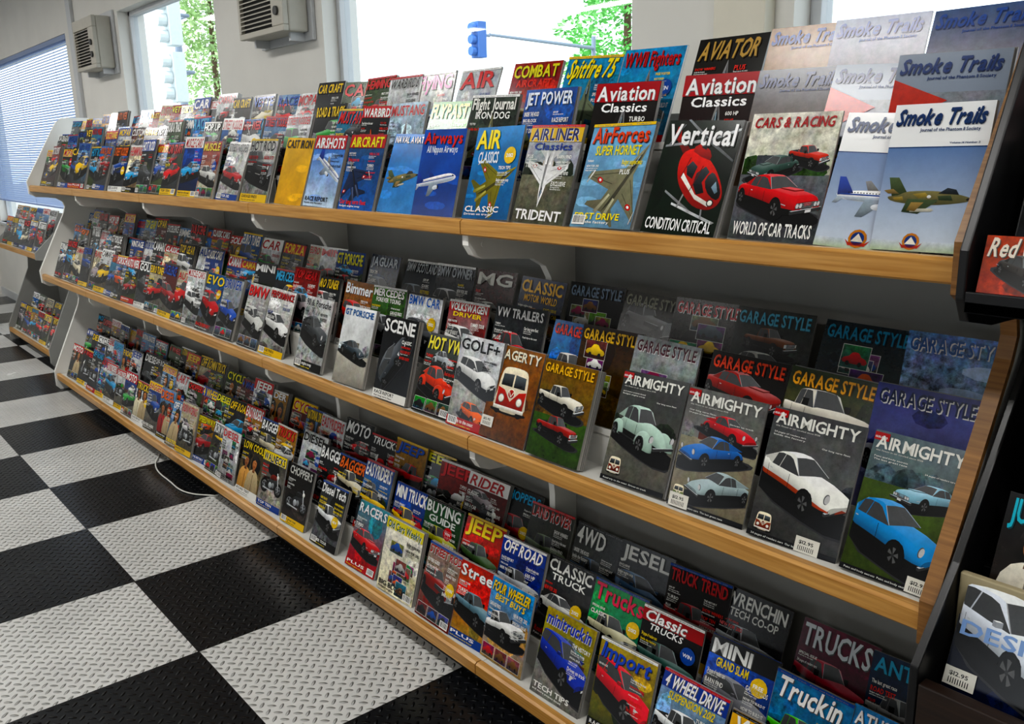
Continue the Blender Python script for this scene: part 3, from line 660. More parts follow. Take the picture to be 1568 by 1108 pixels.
def cover(B, A, sp):
    t, tc, c1, c2, kind, ac, o = sp
    r = random.Random(hash_str(t+kind+str(ac)+str(c1))+int(o.get('seed', 0)))
    if o.get('smoke') is not None:
        B.rect(0, 0, 0, 1, A, '#f2f3f3')
        sc = o['smoke']
        if sc == 0:
            B.rect(1, .0, .0, 1, A*.7, '#d3dbe4', '#7e95ba', .04); B.rect(1.5, 0, 0, 1, A*.07, '#b9c4a8', '#d3dbe4', .2); draw(B, kind, ac, .52, A*.22, .86, .0)
            B.poly(8, [(.42+.09*math.cos(i/12*6.283), .1+.09*math.sin(i/12*6.283)) for i in range(12)], '#c7862e'); B.poly(9, [(.42+.065*math.cos(i/12*6.283), .1+.065*math.sin(i/12*6.283)) for i in range(12)], '#2d4a86'); B.poly(10, [(.36, .07), (.42, .15), (.48, .07)], '#e8e4d8'); B.poly(9, [(.3, .09), (.34, .03), (.5, .03), (.54, .09), (.5, .06), (.34, .06)], '#b8402c')
            B.rect(2, 0, A*.7, 1, A*.708, '#33507d'); B.text(6, 'Volume 14 Number 2', .62, A*.725, .3, .02, '#5a6a8a')
        elif sc == 1:
            B.rect(1, 0, 0, 1, A*.8, '#7f8a99', '#989da4', .3); draw(B, kind, ac, .6, A*.1, .7)
            B.rect(2, 0, A*.72, 1, A, '#9aa3b0'); B.poly(11, [(0, A*.82), (.52, A*.66), (0, A*.45)], '#c8402c')
        else:
            B.rect(1, 0, 0, 1, A, '#b9a48f', o.get('top', '#8199bd'), .2); draw(B, kind, ac, .5, A*.1, .8)
        B.text(12, t, .035, A*.855-.006, .9, .105*A, dk(tc, .45), .25); B.text(12.6, t, .03, A*.86, .9, .105*A, tc, .25); B.text(12.6, 'Journal of the Phantom II Society', .3, A*.81, .6, .022*A, tc)
        return
    pl = o.get('plain'); box = o.get('box')
    a = np.array(lin(c1)); b = np.array(lin(c2))
    def grid(l, v0, v1, ca, cb, nx, ny, ph, var=.2):
        g = []; cl = []
        for j in range(ny+1):
            for i in range(nx+1):
                g.append((i/nx, v0+(v1-v0)*j/ny)); f = j/ny
                c = cb*(1-f)+ca*f; cl.append(np.clip(c*(1+r.uniform(-var, var)), 0, 1))
        tt = []
        for j in range(ny):
            for i in range(nx):
                k = j*(nx+1)+i; tt += [(k, k+1, k+nx+2), (k, k+nx+2, k+nx+1)]
        B.tris(l, np.array(g), np.array(tt), np.array(cl), ph)
    grid(0, 0, A, a, b, 4, 6, o.get('ph', .45))
    outdoor = o.get('ground') and kind not in ('none',)
    if outdoor:
        hz = A*o.get('hz', .5)
        gcol = np.array(lin(o['ground'])); grid(.6, 0, hz, gcol*1.5, gcol*.75, 3, 3, o.get('ph', .5))
        tr = o.get('trees', r.choice(['#22321c', '#3a4a2a', '#2c2a24', '#4a4238', '#38424c', '#54401e']))
        for k in range(9):
            cx = r.random(); w = r.uniform(.08, .2); h = r.uniform(.05, .2); n = 9
            B.poly(1+.1*(k % 4), [(min(.995, max(.005, cx+w*math.cos(6.2832*i/n))), max(hz-.01, hz+h*math.sin(6.2832*i/n)+.02)) for i in range(n)], dk(tr, r.uniform(.6, 1.5)), .9)
        if r.random() < .5:
            u = r.uniform(.05, .6); B.rect(1.5, u, hz-.01, u+r.uniform(.15, .35), hz+r.uniform(.1, .25), r.choice(['#8a8478', '#b8b0a0', '#6a3a2c', '#4c5258']), ph=.5)
    elif kind not in ('none',) and not o.get('sky'):
        for k in range(5):
            n = 8; cx = r.random(); cy = r.uniform(.1, A*.8); w = r.uniform(.1, .35); h = r.uniform(.06, .25)
            B.poly(1+.1*k, [(min(.99, max(.01, cx+w*math.cos(6.2832*i/n))), min(A*.98, max(.01, cy+h*math.sin(6.2832*i/n)))) for i in range(n)], tuple(np.clip((a if cy > A*.5 else b)*r.uniform(.5, 1.7), 0, 1)), .8)
    else:
        for k in range(4):
            n = 9; cx = r.random(); cy = r.uniform(.1, A*.75); w = r.uniform(.15, .3); h = r.uniform(.03, .08)
            B.poly(1+.1*k, [(min(.99, max(.01, cx+w*math.cos(6.2832*i/n))), cy+h*math.sin(6.2832*i/n)) for i in range(n)], tuple(np.clip((a+b)*.5*1.25+.03, 0, 1)), .3)
    if kind == 'photos':
        for q in range(8):
            u = r.uniform(.02, .6); v = r.uniform(.03, A*.7); w = r.uniform(.2, .42); h = r.uniform(.14, .26); cc = r.choice(VIV)
            u1 = min(.98, u+w); v1 = v+h
            B.rect(2+q*.9, u-.006, v-.006, u1+.006, v1+.006, '#dcdcd8'); B.rect(2.3+q*.9, u, v, u1, v1, rc(r, 20, 90), rc(r, 60, 160), .8)
            A2 = Art(B, (u+u1)/2, v+h*.12, (u1-u)*.85, 0, r.random() < .5, 2.5+q*.9, (u, v, u1, v1))
            A2.poly(0, [(.02, .1), (.03, .3), (.24, .38), (.36, .54), (.62, .54), (.76, .38), (.97, .3), (.98, .08)], cc, 2); A2.ell(.2, .22, .08, .09, .1, '#0b0b0c', 8); A2.ell(.2, .75, .08, .09, .1, '#0b0b0c', 8)
    elif kind != 'none':
        draw(B, kind, ac, o.get('ox', .5), o.get('oy', A*.08 if kind == 'fighter' else A*.22), o.get('sc', .95), o.get('rot', 0), o.get('flip', False), stripe=o.get('stripe', False))
    for e in o.get('more', []): draw(B, *e[:2], **e[2])
    th = o.get('th', .13)*A; sh = o.get('sh', 0); tw = o.get('tw', .92-sh*th); tu = o.get('tu', .04); tv = o.get('tv', A*.965-th)
    if box: B.rect(14, 0, tv-.02, 1, A*.995, box)
    if not o.get('nosh'): B.text(14.6, t, tu+.012, tv-.012, tw, th, dk(tc, .15) if sum(lin(tc)) > .6 else '#d8d8d8', sh)
    B.text(15.4, t, tu, tv, tw, th, tc, sh)
    if o.get('t2'): B.text(15.4, o['t2'], tu+.1, tv-th*.75-.01, tw*.8, th*.6, o.get('t2c', tc), sh)
    if o.get('am'):
        B.text(15, 'the finest in air cooled since 1938', .05, tv-.035, .5, .016, '#c9c9c4'); B.rect(14.2, .0, A*.93, .16, A*.985, '#b8282a'); B.text(15, 'ISSUE 13', .01, A*.945, .13, .02, '#f4f4f4')
        for k in range(3): B.text(15, r.choice(LONG), .05 if k < 2 else .6, tv-.1-.03*k, .36 if k < 2 else .3, .016, '#e4e4e0')
        B.rect(14.2, 0, 0, 1, .06, '#202124'); B.text(15, r.choice(LONG)+'  '+r.choice(LONG), .05, .02, .7, .02, '#d8d8d4')
    if r.random() < .45 and not pl:
        B.rect(15.6, 0, A*.972, 1, A, r.choice(['#c8202a', '#e9c81e', '#1b1b1d', '#f0f0ee', '#1d57a8'])); B.text(16, r.choice(LONG)+'   '+r.choice(COVERL), .05, A*.979, .88, .015, '#8a8a8a')
    lc = o.get('lc', r.choice(['#f4f4f0', '#f5dd35', '#f4f4f0', '#e23b2e'] if sum(a)+sum(b) < 2.4 else ['#17181b', '#b51f24', '#1c3f8a']))
    alt = '#f2f2ee' if lc != '#17181b' else '#17181b'
    if not pl:
        for side in ([0, 1] if r.random() < .55 else [r.randint(0, 1)]):
            v = tv-.10-(th*.6 if o.get('t2') else 0); u = .04 if side == 0 else .62; lw = r.uniform(.26, .36)
            for k in range(r.randint(2, 6)):
                h = r.choice([.026, .032, .045, .06]); v -= h
                B.text(16, r.choice(COVERL), u, v, None, h, lc if r.random() < .7 else alt, maxw=lw); v -= .026
                for q in range(r.randint(0, 2)): B.text(16, r.choice(LONG), u, v, None, .017, alt, maxw=lw*.95); v -= .026
                v -= .012
                if v < (.75 if side == 0 else .5): break
        if r.random() < .2:
            u, v = r.uniform(.7, .85), r.uniform(A*.45, A*.7); B.poly(16, [(min(.99, u+.12*math.cos(i/14*6.283)), v+.12*math.sin(i/14*6.283)) for i in range(14)], r.choice(['#e9c81e', '#c8202a', '#1d57a8'])); B.text(17, r.choice(['FREE', 'NEW', 'WIN', '2012']), u-.08, v-.025, .15, .05, '#f4f4f4')
        k = r.random(); cbt = r.choice(['#b81f25', '#121315', '#e4c11c', '#1a4f9c', '#e8e8e4'])
        if o.get('bt'): B.text(16, o['bt'], .05, .05, .9, .1*A, o.get('btc', '#f4f4f0'))
        elif k < .4:
            B.rect(14.2, 0, 0, 1, .15, cbt)
            B.text(15, r.choice(COVERL), .05, .075, .6, .055, '#111214' if cbt in ('#e4c11c', '#e8e8e4') else '#f1f1ee'); B.text(15, r.choice(LONG), .05, .025, .55, .025, '#111214' if cbt in ('#e4c11c', '#e8e8e4') else '#e4d23a')
        elif k < .75:
            for q in range(3):
                u = .04+q*.31; B.rect(14.2, u-.006, .034, u+.286, .246, '#e4e4e0'); B.rect(14.5, u, .04, u+.28, .24, rc(r, 20, 90), rc(r, 60, 180), .8)
                A2 = Art(B, u+.14, .07, .24, 0, r.random() < .5, 15, (u, .04, u+.28, .24)); A2.poly(0, [(.02, .1), (.03, .3), (.24, .38), (.36, .54), (.62, .54), (.76, .38), (.97, .3), (.98, .08)], r.choice(VIV), 2); A2.ell(.3, .22, .08, .09, .1, '#0b0b0c', 8); A2.ell(.3, .75, .08, .09, .1, '#0b0b0c', 8)
        else: B.text(15, r.choice(COVERL), .05, .1, .75, .08, lc); B.text(15, r.choice(LONG), .05, .05, .6, .03, alt)
        if r.random() < .5:
            u = r.choice([.03, .74]); B.rect(17, u, .03, u+.22, .15, '#f2f2f0')
            for q in range(9): B.rect(17.5, u+.02+q*.021, .05, u+.028+q*.021+r.random()*.006, .14, '#101010')
    elif o.get('bt'): B.text(16, o['bt'], .05, .05, .9, .1*A, o.get('btc', '#f4f4f0'))
    if o.get('sticker'):
        u, v = o['sticker']; B.rect(20, u, v, u+.26, v+.16, '#e4e2da'); B.text(20.5, '$12.95', u+.04, v+.09, .16, .035, '#333'); 
        for q in range(9): B.rect(20.5, u+.04+q*.02, v+.02, u+.047+q*.02, v+.07, '#222')

def hash_str(s):
    h = 5381
    for c in s: h = (h*33+ord(c)) & 0xffffffff
    return h

def magazine(B, x, y, z, W, Hm, n, lean, yaw, roll, sp, th=.005):
    U = Vector((math.cos(yaw), math.sin(yaw), 0)); V = Vector((0, math.sin(lean), math.cos(lean)))
    V = (V+U*roll).normalized(); U = (U-V*U.dot(V)).normalized(); N = U.cross(V)
    O = Vector((x, y, z))
    r = random.Random(int(abs(x)*1000)+int(z*777))
    for k in range(n):
        o = O+N*(th*k)+U*r.uniform(-.003, .003)*(n > 1)+V*r.uniform(0, .003)*(n > 1); o2 = o+N*(th*.9)
        a, b, c, d = o, o+U*W, o+U*W+V*Hm, o+V*Hm; e, f, g, h = o2, o2+U*W, o2+U*W+V*Hm, o2+V*Hm
        pg = r.uniform(.35, .65); pc = (pg, pg*.98, pg*.93)
        B.solid([(b, f, g, c), (d, c, g, h), (a, b, f, e)], pc)
        B.solid([(a, e, h, d), ], r.choice([(.5, .5, .5), (.05, .05, .06), (.4, .05, .05), (.06, .1, .3)]))
        B.solid([(e, f, g, h)], (.3, .3, .3)); B.solid([(a, d, c, b)], (.35, .35, .35))
    O2 = o2+N*.0003
    B.frame(O2, U*W, V*W, N)
    cover(B, Hm/W, sp)

TS_AIR = ['AIR CLASSICS', 'FLYING', 'AEROPLANE', 'WINGS', 'AIRWAYS', 'COMBAT AIR', 'AVIATION', 'PILOT', 'JET POWER', 'WARBIRDS', 'FLIGHT JOURNAL', 'FLYPAST']
TS_CAR = ['HOT ROD', 'MUSCLE CARS', 'CAR CRAFT', 'STREET RODDER', 'CLASSIC CARS', 'VETTE', 'MUSTANG', 'MOPAR', 'CHEVY', 'RACER', 'OCTANE', 'ROAD & TRACK', 'AUTO WEEK', 'MOTOR SPORT', 'RODDERS', 'HEMMINGS', 'CAMARO', 'DRAG RACER', 'VINTAGE', 'CAR', 'HOP UP', 'CUSTOM']
TS_EUR = ['BIMMER', 'PORSCHE', 'EXCELLENCE', 'EURO TUNER', 'CAR', 'EVO', 'TOTAL BMW', 'JAGUAR', 'MERCEDES', 'GOLF', 'DUB SCENE', 'AUTO', 'TOP GEAR', 'MINI', 'GT PORSCHE', 'VW TRENDS', 'CLASSICS', 'FORZA']
TS_TRK = ['4 WHEEL', 'DIESEL', 'MOTO', 'TRUCKS', 'CYCLE', 'RIDER', 'OFF ROAD', 'JEEP', 'KART', 'MINI TRUCK', 'EASYRIDERS', 'BAGGER', 'SPEEDWAY', 'NATIONAL DRAGSTER', 'IRON WORKS', 'CHOPPERS', 'LEADERS']
BG = [('#2a2d31', '#15161a')]*6 + [('#dfe1e2', '#8a8c8c')]*3 + [('#7fa0c4', '#3a3c34')]*3 + [('#3f78b8', '#2b2f2a'), ('#a02822', '#2a1210'), ('#3d5a32', '#3c3a28'), ('#b88a2a', '#3c2a14'), ('#5f6468', '#1f2124'), ('#1f4f9c', '#101c36'), ('#d0c8b0', '#6f5a3c'), ('#7a2b2b', '#1a1a1c'), ('#2c8cb0', '#1c3848'), ('#2a2622', '#4a2a18')]
TC = ['#d8232a', '#f0cf22', '#f4f4f2', '#f4f4f2', '#e7792b', '#2c62b8', '#d8232a', '#51b0d8', '#e8e22a']
CC = ['#c01f22', '#1d4f9c', '#d8d8d6', '#2f3135', '#d9601c', '#3f9d4a', '#e2bf1e', '#9f9498', '#9b1b1f', '#4ea6d2', '#d6cfb8', '#d01f22']
def rnd_spec(titles, kinds, r):
    c1, c2 = r.choice(BG); tc = r.choice(TC)
    if sum(lin(c1)) > 1.4: tc = r.choice(['#c5202a', '#17181b', '#1d4fa0', '#c5202a'])
    o = dict(th=r.uniform(.11, .18), sh=r.choice([0, 0, .25]), flip=r.random() < .5, oy=r.uniform(.22, .42), sc=r.uniform(.9, 1.15), seed=r.randint(0, 9999))
    k = r.choice(kinds)
    if k == 'fighter': o['rot'] = r.uniform(-.8, .8); o['oy'] = .15; o['ox'] = .5; o['sc'] = .85; o['sky'] = 1
    elif k in ('airliner', 'jet'): o['rot'] = r.uniform(-.15, .4); o['sky'] = 1
    elif k in ('people',): o['sc'] = 1.15; o['oy'] = .0
    elif r.random() < .4: o['more'] = [(r.choice(['coupe', 'modern', 'truck', 'hotrod']), r.choice(CC), dict(ox=r.uniform(.35, .65), oy=r.uniform(.65, .8), sc=r.uniform(.45, .65), flip=r.random() < .5, l0=2))]
    if r.random() < .33: o['box'] = r.choice(['#c5202a', '#e9c81e', '#17181b', '#1d4fa0', '#ececea', '#c5202a'])
    if o.get('box') in ('#e9c81e', '#ececea'): tc = '#17181b' if r.random() < .5 else '#b81f25'
    elif o.get('box'): tc = r.choice(['#f4f4f2', '#f0cf22'])
    if r.random() < .6 and not o.get('sky'): o['ground'] = r.choice(['#45474a', '#5b574c', '#44502c', '#65635c', '#3a3c40']); o['hz'] = r.uniform(.4, .6)
    return (r.choice(titles), tc, c1, c2, k, r.choice(CC), o)

SH = {'T': 1.571, 'M': .906, 'B': .122}
XL, XR = -7.46, -.66
def S(x, t, tc, c1, c2, kind, ac, n=1, W=.206, Hm=.272, **o): return (x, n, W, Hm, (t, tc, c1, c2, kind, ac, o))

T1 = [
 S(-.848, 'Smoke Trails', '#2c4a78', '#fff', '#fff', 'jet', '#666666', 2, smoke=0),
 S(-.972, 'Smoke Trails', '#2c4a78', '#fff', '#fff', 'airliner', '#999999', 2, smoke=0),
 S(-1.180, 'CARS & RACING', '#b5222a', '#e9e6dc', '#7a8a6a', 'coupe', '#c81c20', 2, ground='#5f6266', hz=.52, trees='#3c5a2c', th=.08, plain=True, bt='WORLD OF CAR TRACKS', more=[('coupe', '#2c4f45', dict(ox=.36, oy=.6, sc=.5, flip=True, l0=2)), ('truck', '#c23a28', dict(ox=.74, oy=.74, sc=.4, l0=1))], nosh=True, sc=.88, oy=.2, sh=.15),
 S(-1.420, 'Vertical', '#f4f4f4', '#1c2a20', '#16281a', 'heli', '#c8261c', 3, th=.18, plain=True, bt='CONDITION CRITICAL', btc='#f2f2f2', oy=.25, sc=.9, ox=.5, rot=-.1),
 S(-1.672, 'AirForces', '#e2541e', '#8fbcdc', '#7d9db2', 'fighter', '#8c8a72', 2, th=.15, rot=-.55, ox=.4, oy=.1, sc=1.15, lc='#f0df35', t2='SUPER HORNET', t2c='#e9dc2c', sky=1, ph=.2),
 S(-1.905, 'AIRLINER', '#1f2c6c', '#b0b4b8', '#8b9096', 'fighter', '#eeeeee', 2, th=.12, box='#d8b72e', rot=3.1, oy=1.05, ox=.48, sc=.85, t2='Classics', t2c='#2a4a9a', bt='TRIDENT', btc='#f4f4f4', ground='#6a6a5a'),
 S(-2.140, 'AIR', '#f3e21e', '#3f93cf', '#2e6a9a', 'fighter', '#8a842c', 2, th=.2, tw=.55, rot=-1.1, ox=.15, oy=.3, sc=1.0, t2='CLASSICS', t2c='#e8f2f8', sky=1, ph=.2),
 S(-2.405, 'Airways', '#d6352c', '#2f62b6', '#27529f', 'airliner', '#3050a0', 2, th=.13, oy=.3, rot=.15, plain=True, t2='All Nippon Airways', t2c='#dfe8f4', sky=1, ph=.1),
 S(-2.628, 'NAVAL AVIATION', '#f0f2f5', '#4f8fd2', '#6b9ac8', 'jet', '#666677', 2, th=.08, oy=.4, rot=.2, sc=.75, plain=True, sky=1, ph=.15),
 S(-2.880, 'AIRCRAFT', '#e8e23a', '#41576c', '#2e6ebc', 'fighter', '#26385a', 2, box='#b9232a', rot=.5, th=.13, oy=.15, sc=1, sky=1),
 S(-3.150, 'AIRSHOTS', '#f2f3f4', '#3d7fd0', '#c9d8e6', 'airliner', '#a0a0a0', 3, th=.14, box='#bb2430', rot=-.5, oy=.5, sky=1, ph=.25),
 S(-3.420, 'CAST IRON', '#20180a', '#e4b818', '#d8a814', 'none', '#000000', 2, th=.12, plain=True, nosh=True, ph=.12),
 S(-3.745, 'HOT ROD', '#1b1c1e', '#d8d8d4', '#8a8b88', 'hotrod', '#2a2b2d', 3, th=.15, sc=1.1, oy=.3, W=.225),
 S(-4.02, 'STREET RODDER', '#17181b', '#e3e3e0', '#a9aaa8', 'coupe', '#b01f22', 2, th=.13, oy=.3),
 S(-4.28, 'MUSCLE', '#e9d22a', '#9c2a24', '#b8b0a0', 'coupe', '#c9c9c5', 2, th=.13),
]
T2 = [
 S(-.905, 'Smoke Trails', '#3a4f80', '#fff', '#fff', 'jet', '#666666', 2, smoke=1),
 S(-1.06, 'Smoke Trails', '#3a4f80', '#fff', '#fff', 'jet', '#666666', 2, smoke=1),
 S(-1.24, 'Smoke Trails', '#24407a', '#fff', '#fff', 'jet', '#2a3c50', 2, smoke=2, top='#26364e'),
 S(-1.435, 'Aviation', '#f4f4f4', '#2a1d1c', '#3a2020', 'fighter', '#888888', 2, box='#b3202a', t2='Classics', t2c='#ffffff', th=.14),
 S(-1.74, 'Aviation', '#f4f4f4', '#25211f', '#2d2726', 'fighter', '#888888', 3, box='#b3202a', t2='Classics', t2c='#ffffff', th=.14),
 S(-2.02, 'JET POWER', '#e8f0fa', '#2b62ad', '#1e3f78', 'jet', '#777777', 2, th=.13),
 S(-2.29, 'Flight Journal', '#f0f0ea', '#3f4a40', '#2e302e', 'fighter', '#888866', 2, t2='IRON DOG', t2c='#f3f3f0'),
 S(-2.54, 'FLYPAST', '#f0e028', '#4b9a3c', '#4a7a96', 'jet', '#888888', 2, th=.17),
 S(-2.76, 'MUSTANG', '#c0282c', '#c0d2de', '#667a86', 'fighter', '#999999', 2),
]
T3 = [
 S(-.90, 'Smoke Trails', '#3f62a8', '#fff', '#fff', 'jet', '#5a6676', 1, smoke=2, top='#5a6f96'),
 S(-1.115, 'Smoke Trails', '#3f62a8', '#fff', '#fff', 'jet', '#7a4a2a', 1, smoke=2, top='#8a94ac'),
 S(-1.28, 'Smoke Trails', '#3f62a8', '#fff', '#fff', 'jet', '#7a4a2a', 1, smoke=2, top='#a88a70'),
 S(-1.50, 'AVIATOR', '#c3a56c', '#15130f', '#2a2418', 'fighter', '#888888', 2, th=.17, tw=.86, sh=.2),
 S(-1.755, 'WWII Fighters', '#c5282c', '#3f96c4', '#5a8aa0', 'fighter', '#7a8080', 2, th=.15),
 S(-1.985, 'Spitfire 75', '#f2e23a', '#2a9bc8', '#2d6d8c', 'fighter', '#77826a', 2, th=.2, sh=.25),
 S(-2.22, 'COMBAT', '#e3d92c', '#ac3a30', '#47637a', 'jet', '#888888', 2, t2='AIRCRAFT', t2c='#e8402c', th=.14),
 S(-2.50, 'AIR', '#d0282c', '#c9cdd0', '#7a8a96', 'airliner', '#888888', 2, th=.2),
 S(-2.73, 'FlyING', '#c5369a', '#c9c7c0', '#54798c', 'airliner', '#888888', 2, th=.18),
]
def am(x, c1, c2, kind, ac, n=2, **k):
    o = dict(plain=True, th=.085, nosh=True, am=1, ph=.3); o.update(k)
    return S(x, 'AIRMIGHTY', '#ecece6', c1, c2, kind, ac, n, W=.212, Hm=.298, **o)
M1 = [
 am(-.868, '#6f7f86', '#4c5a34', 'porsche', '#3f94cc', sc=1.16, oy=.15, ox=.42, ground='#4a5a2c', hz=.66, trees='#5a6c74', more=[('coupe', '#94bccc', dict(ox=.66, oy=.78, sc=.6, flip=True, l0=2))], sticker=(.7, .0)),
 am(-1.095, '#5c5e60', '#7b7b78', 'porsche', '#e6e6e0', sc=1.08, oy=.34, ox=.48, ground='#4a4a49', hz=.45, trees='#45474a', sticker=(.55, .0), stripe=True, more=[('bus', '#8a3a1e', dict(ox=.16, oy=.08, sc=.22, l0=9))]),
 am(-1.330, '#7a7a78', '#8a8983', 'porsche', '#2f74bc', sc=.72, oy=.5, ox=.42, ground='#87816f', hz=.6, trees='#7a7c7c', flip=True, more=[('porsche', '#c4232a', dict(ox=.62, oy=.82, sc=.62, l0=2)), ('porsche', '#a6b6b8', dict(ox=.6, oy=.13, sc=.72, flip=True, l0=8)), ('bus', '#6c7a3c', dict(ox=.12, oy=.1, sc=.18, l0=9))], sticker=(.02, -.0)),
 am(-1.560, '#3c3f3f', '#7a7b76', 'beetle', '#b8cec2', sc=.9, oy=.42, ox=.52, ground='#6b6a62', hz=.5, trees='#2c3a2c', more=[('bus', '#7a3020', dict(ox=.18, oy=.1, sc=.24, l0=9))]),
 S(-1.845, 'GARAGE STYLE', '#f0c020', '#8c6a2c', '#5a5628', 'truck', '#a82a22', 6, Hm=.28, th=.09, oy=.22, sc=.7, ground='#3c5a20', hz=.45, trees='#7a5a1e', plain=True, more=[('truck', '#e0dccf', dict(ox=.45, oy=.58, sc=.78, l0=2))]),
 S(-2.085, 'HAGERTY', '#f2ecd8', '#a06a28', '#74420f', 'bus', '#b5322a', 3, Hm=.29, th=.1, oy=.42, sc=.78, plain=True, sticker=(.0, .16), ground='#7a4a18', hz=.4, trees='#5a3410'),
 S(-2.255, 'GOLF+', '#1c1d20', '#dfe1e2', '#a9adb0', 'modern', '#e0e0de', 2, Hm=.297, th=.12, ground='#a0a09c', more=[('modern', '#e06a1e', dict(ox=.6, oy=.06, sc=.55, l0=9))], oy=.58, sc=.85),
 S(-2.46, 'HOT VWs', '#e9dd2a', '#1c2a20', '#2f2a20', 'beetle', '#d8441e', 3, th=.16, more=[('beetle', '#b0b6ba', dict(ox=.5, oy=.78, sc=.5, l0=2))], oy=.25, sc=.85),
 S(-2.70, 'SCENE', '#f2f2f0', '#1b1d20', '#2f3236', 'modern', '#3a4046', 4, th=.15, rot=1.2, ox=.7, oy=.6, sc=.85, Hm=.297),
 S(-3.01, 'GT PORSCHE', '#1d6fae', '#eef0f1', '#b9bab6', 'porsche', '#33414a', 3, th=.08, oy=.42, sc=.7, Hm=.297, W=.215, plain=True, nosh=True, ground='#a8a59c', hz=.4, trees='#c9ced2', ph=.15),
 S(-3.34, '911 & Porsche', '#24282c', '#d6d7d6', '#9a9c9c', 'porsche', '#33373a', 3, th=.09, oy=.4, sc=1.05, Hm=.297, W=.22),
 S(-3.70, 'PERFORMANCE', '#c6222a', '#e6e6e3', '#8a8a86', 'modern', '#e0e0de', 2, th=.1, oy=.35, Hm=.297),
 S(-3.93, 'BMW', '#d9222a', '#c8c8c5', '#4d4f50', 'modern', '#c9c9c5', 2, th=.16, Hm=.297),
 S(-4.20, 'DRIVER', '#2058a8', '#b0b6bc', '#2a2d30', 'modern', '#2456b0', 3, th=.15, Hm=.297),
 S(-4.46, 'EVO', '#e8d22a', '#3d6a9c', '#6a6a66', 'modern', '#b81f22', 2, th=.15, Hm=.297),
]
gar = lambda x, tc, c1, c2, k, ac, n=2, **o: S(x, 'GARAGE STYLE', tc, c1, c2, k, ac, n, W=.214, Hm=.275, th=.11, plain=True, **o)
M2 = [
 gar(-.90, '#2c3656', '#4f5690', '#8a8aa8', 'coupe', '#b0b4c0', 3, oy=.3, ph=.2), gar(-1.12, '#f0b52c', '#3a4a2c', '#6b5a3c', 'truck', '#d8d4c8', 3, oy=.45, sc=1.0), gar(-1.345, '#e8501e', '#140f0e', '#2e1411', 'coupe', '#9c2a22', 3, oy=.6),
 gar(-1.60, '#5a2a38', '#a9aeb0', '#405a3c', 'photos', '#8a2a2a', 2), gar(-1.80, '#f0c62c', '#3a2212', '#5c4a24', 'photos', '#7a5a2a', 2), gar(-1.93, '#d9402c', '#4f86c4', '#2d5a1c', 'truck', '#cfcfca', 2),
 S(-2.19, 'VW TRAILERS', '#f2f2f2', '#3a3d40', '#2e3133', 'beetle', '#c32228', 2, W=.22, Hm=.29, th=.1, oy=.4, sc=.9), S(-2.45, 'VOLKSWAGEN', '#f2f2f0', '#8a2320', '#c9cdd0', 'modern', '#e8e8e6', 2, th=.09, t2='DRIVER', t2c='#f0d42c', box='#b81f25'),
 S(-2.69, 'BMW CAR', '#2a66b0', '#dfe1e3', '#9a9c9c', 'modern', '#20242a', 2, th=.12), S(-2.94, 'MERCEDES', '#e8e8e4', '#4f7a3a', '#3a4a3a', 'coupe', '#b8bcbf', 2, th=.1, t2='FOREVER YOUNG'), S(-3.17, 'Bimmer', '#f2f2f2', '#a9700e', '#5a1c10', 'modern', '#c32a20', 2, th=.15),
]
M3 = [  # back row: shelf shade put into darker cover grounds
 gar(-.885, '#4a6a9c', '#6f95c8', '#d4dbe0', 'none', '#dfe5ea', 1, ph=1), gar(-1.105, '#2f8dac', '#182c36', '#2c3a34', 'photos', '#55707a', 1), gar(-1.34, '#6aaac0', '#3a3f3c', '#2f3430', 'coupe', '#a9a9a4', 1, more=[('truck', '#7a4a2a', dict(ox=.5, oy=.72, sc=.6, l0=2))]), gar(-1.54, '#b82f3c', '#2f2d2a', '#2c2b2a', 'photos', '#777777', 1),
 gar(-1.745, '#8a8a7a', '#3c3a34', '#2a2825', 'hotrod', '#777777', 1, oy=.6, sc=.8), gar(-1.95, '#7f8fa0', '#15171a', '#25221e', 'photos', '#6c3a2a', 1),
 S(-2.19, 'CLASSIC', '#e8b92c', '#18355c', '#25221e', 'coupe', '#c98a1e', 1, th=.14, t2='MOTOR WORLD'), S(-2.42, 'MG', '#d8d8d2', '#4f2a2a', '#353838', 'coupe', '#b9b9b5', 1, th=.15), S(-2.66, 'BMW OWNER', '#a8adb2', '#2a2d32', '#4c4f53', 'modern', '#b0b0b0', 1), S(-2.90, 'BMW SCOTLAND', '#b9bdc0', '#2a3440', '#1a1d20', 'modern', '#808890', 1), S(-3.14, 'JAGUAR', '#b0b8c0', '#2f3f56', '#2a3038', 'modern', '#5c6670', 1),
]
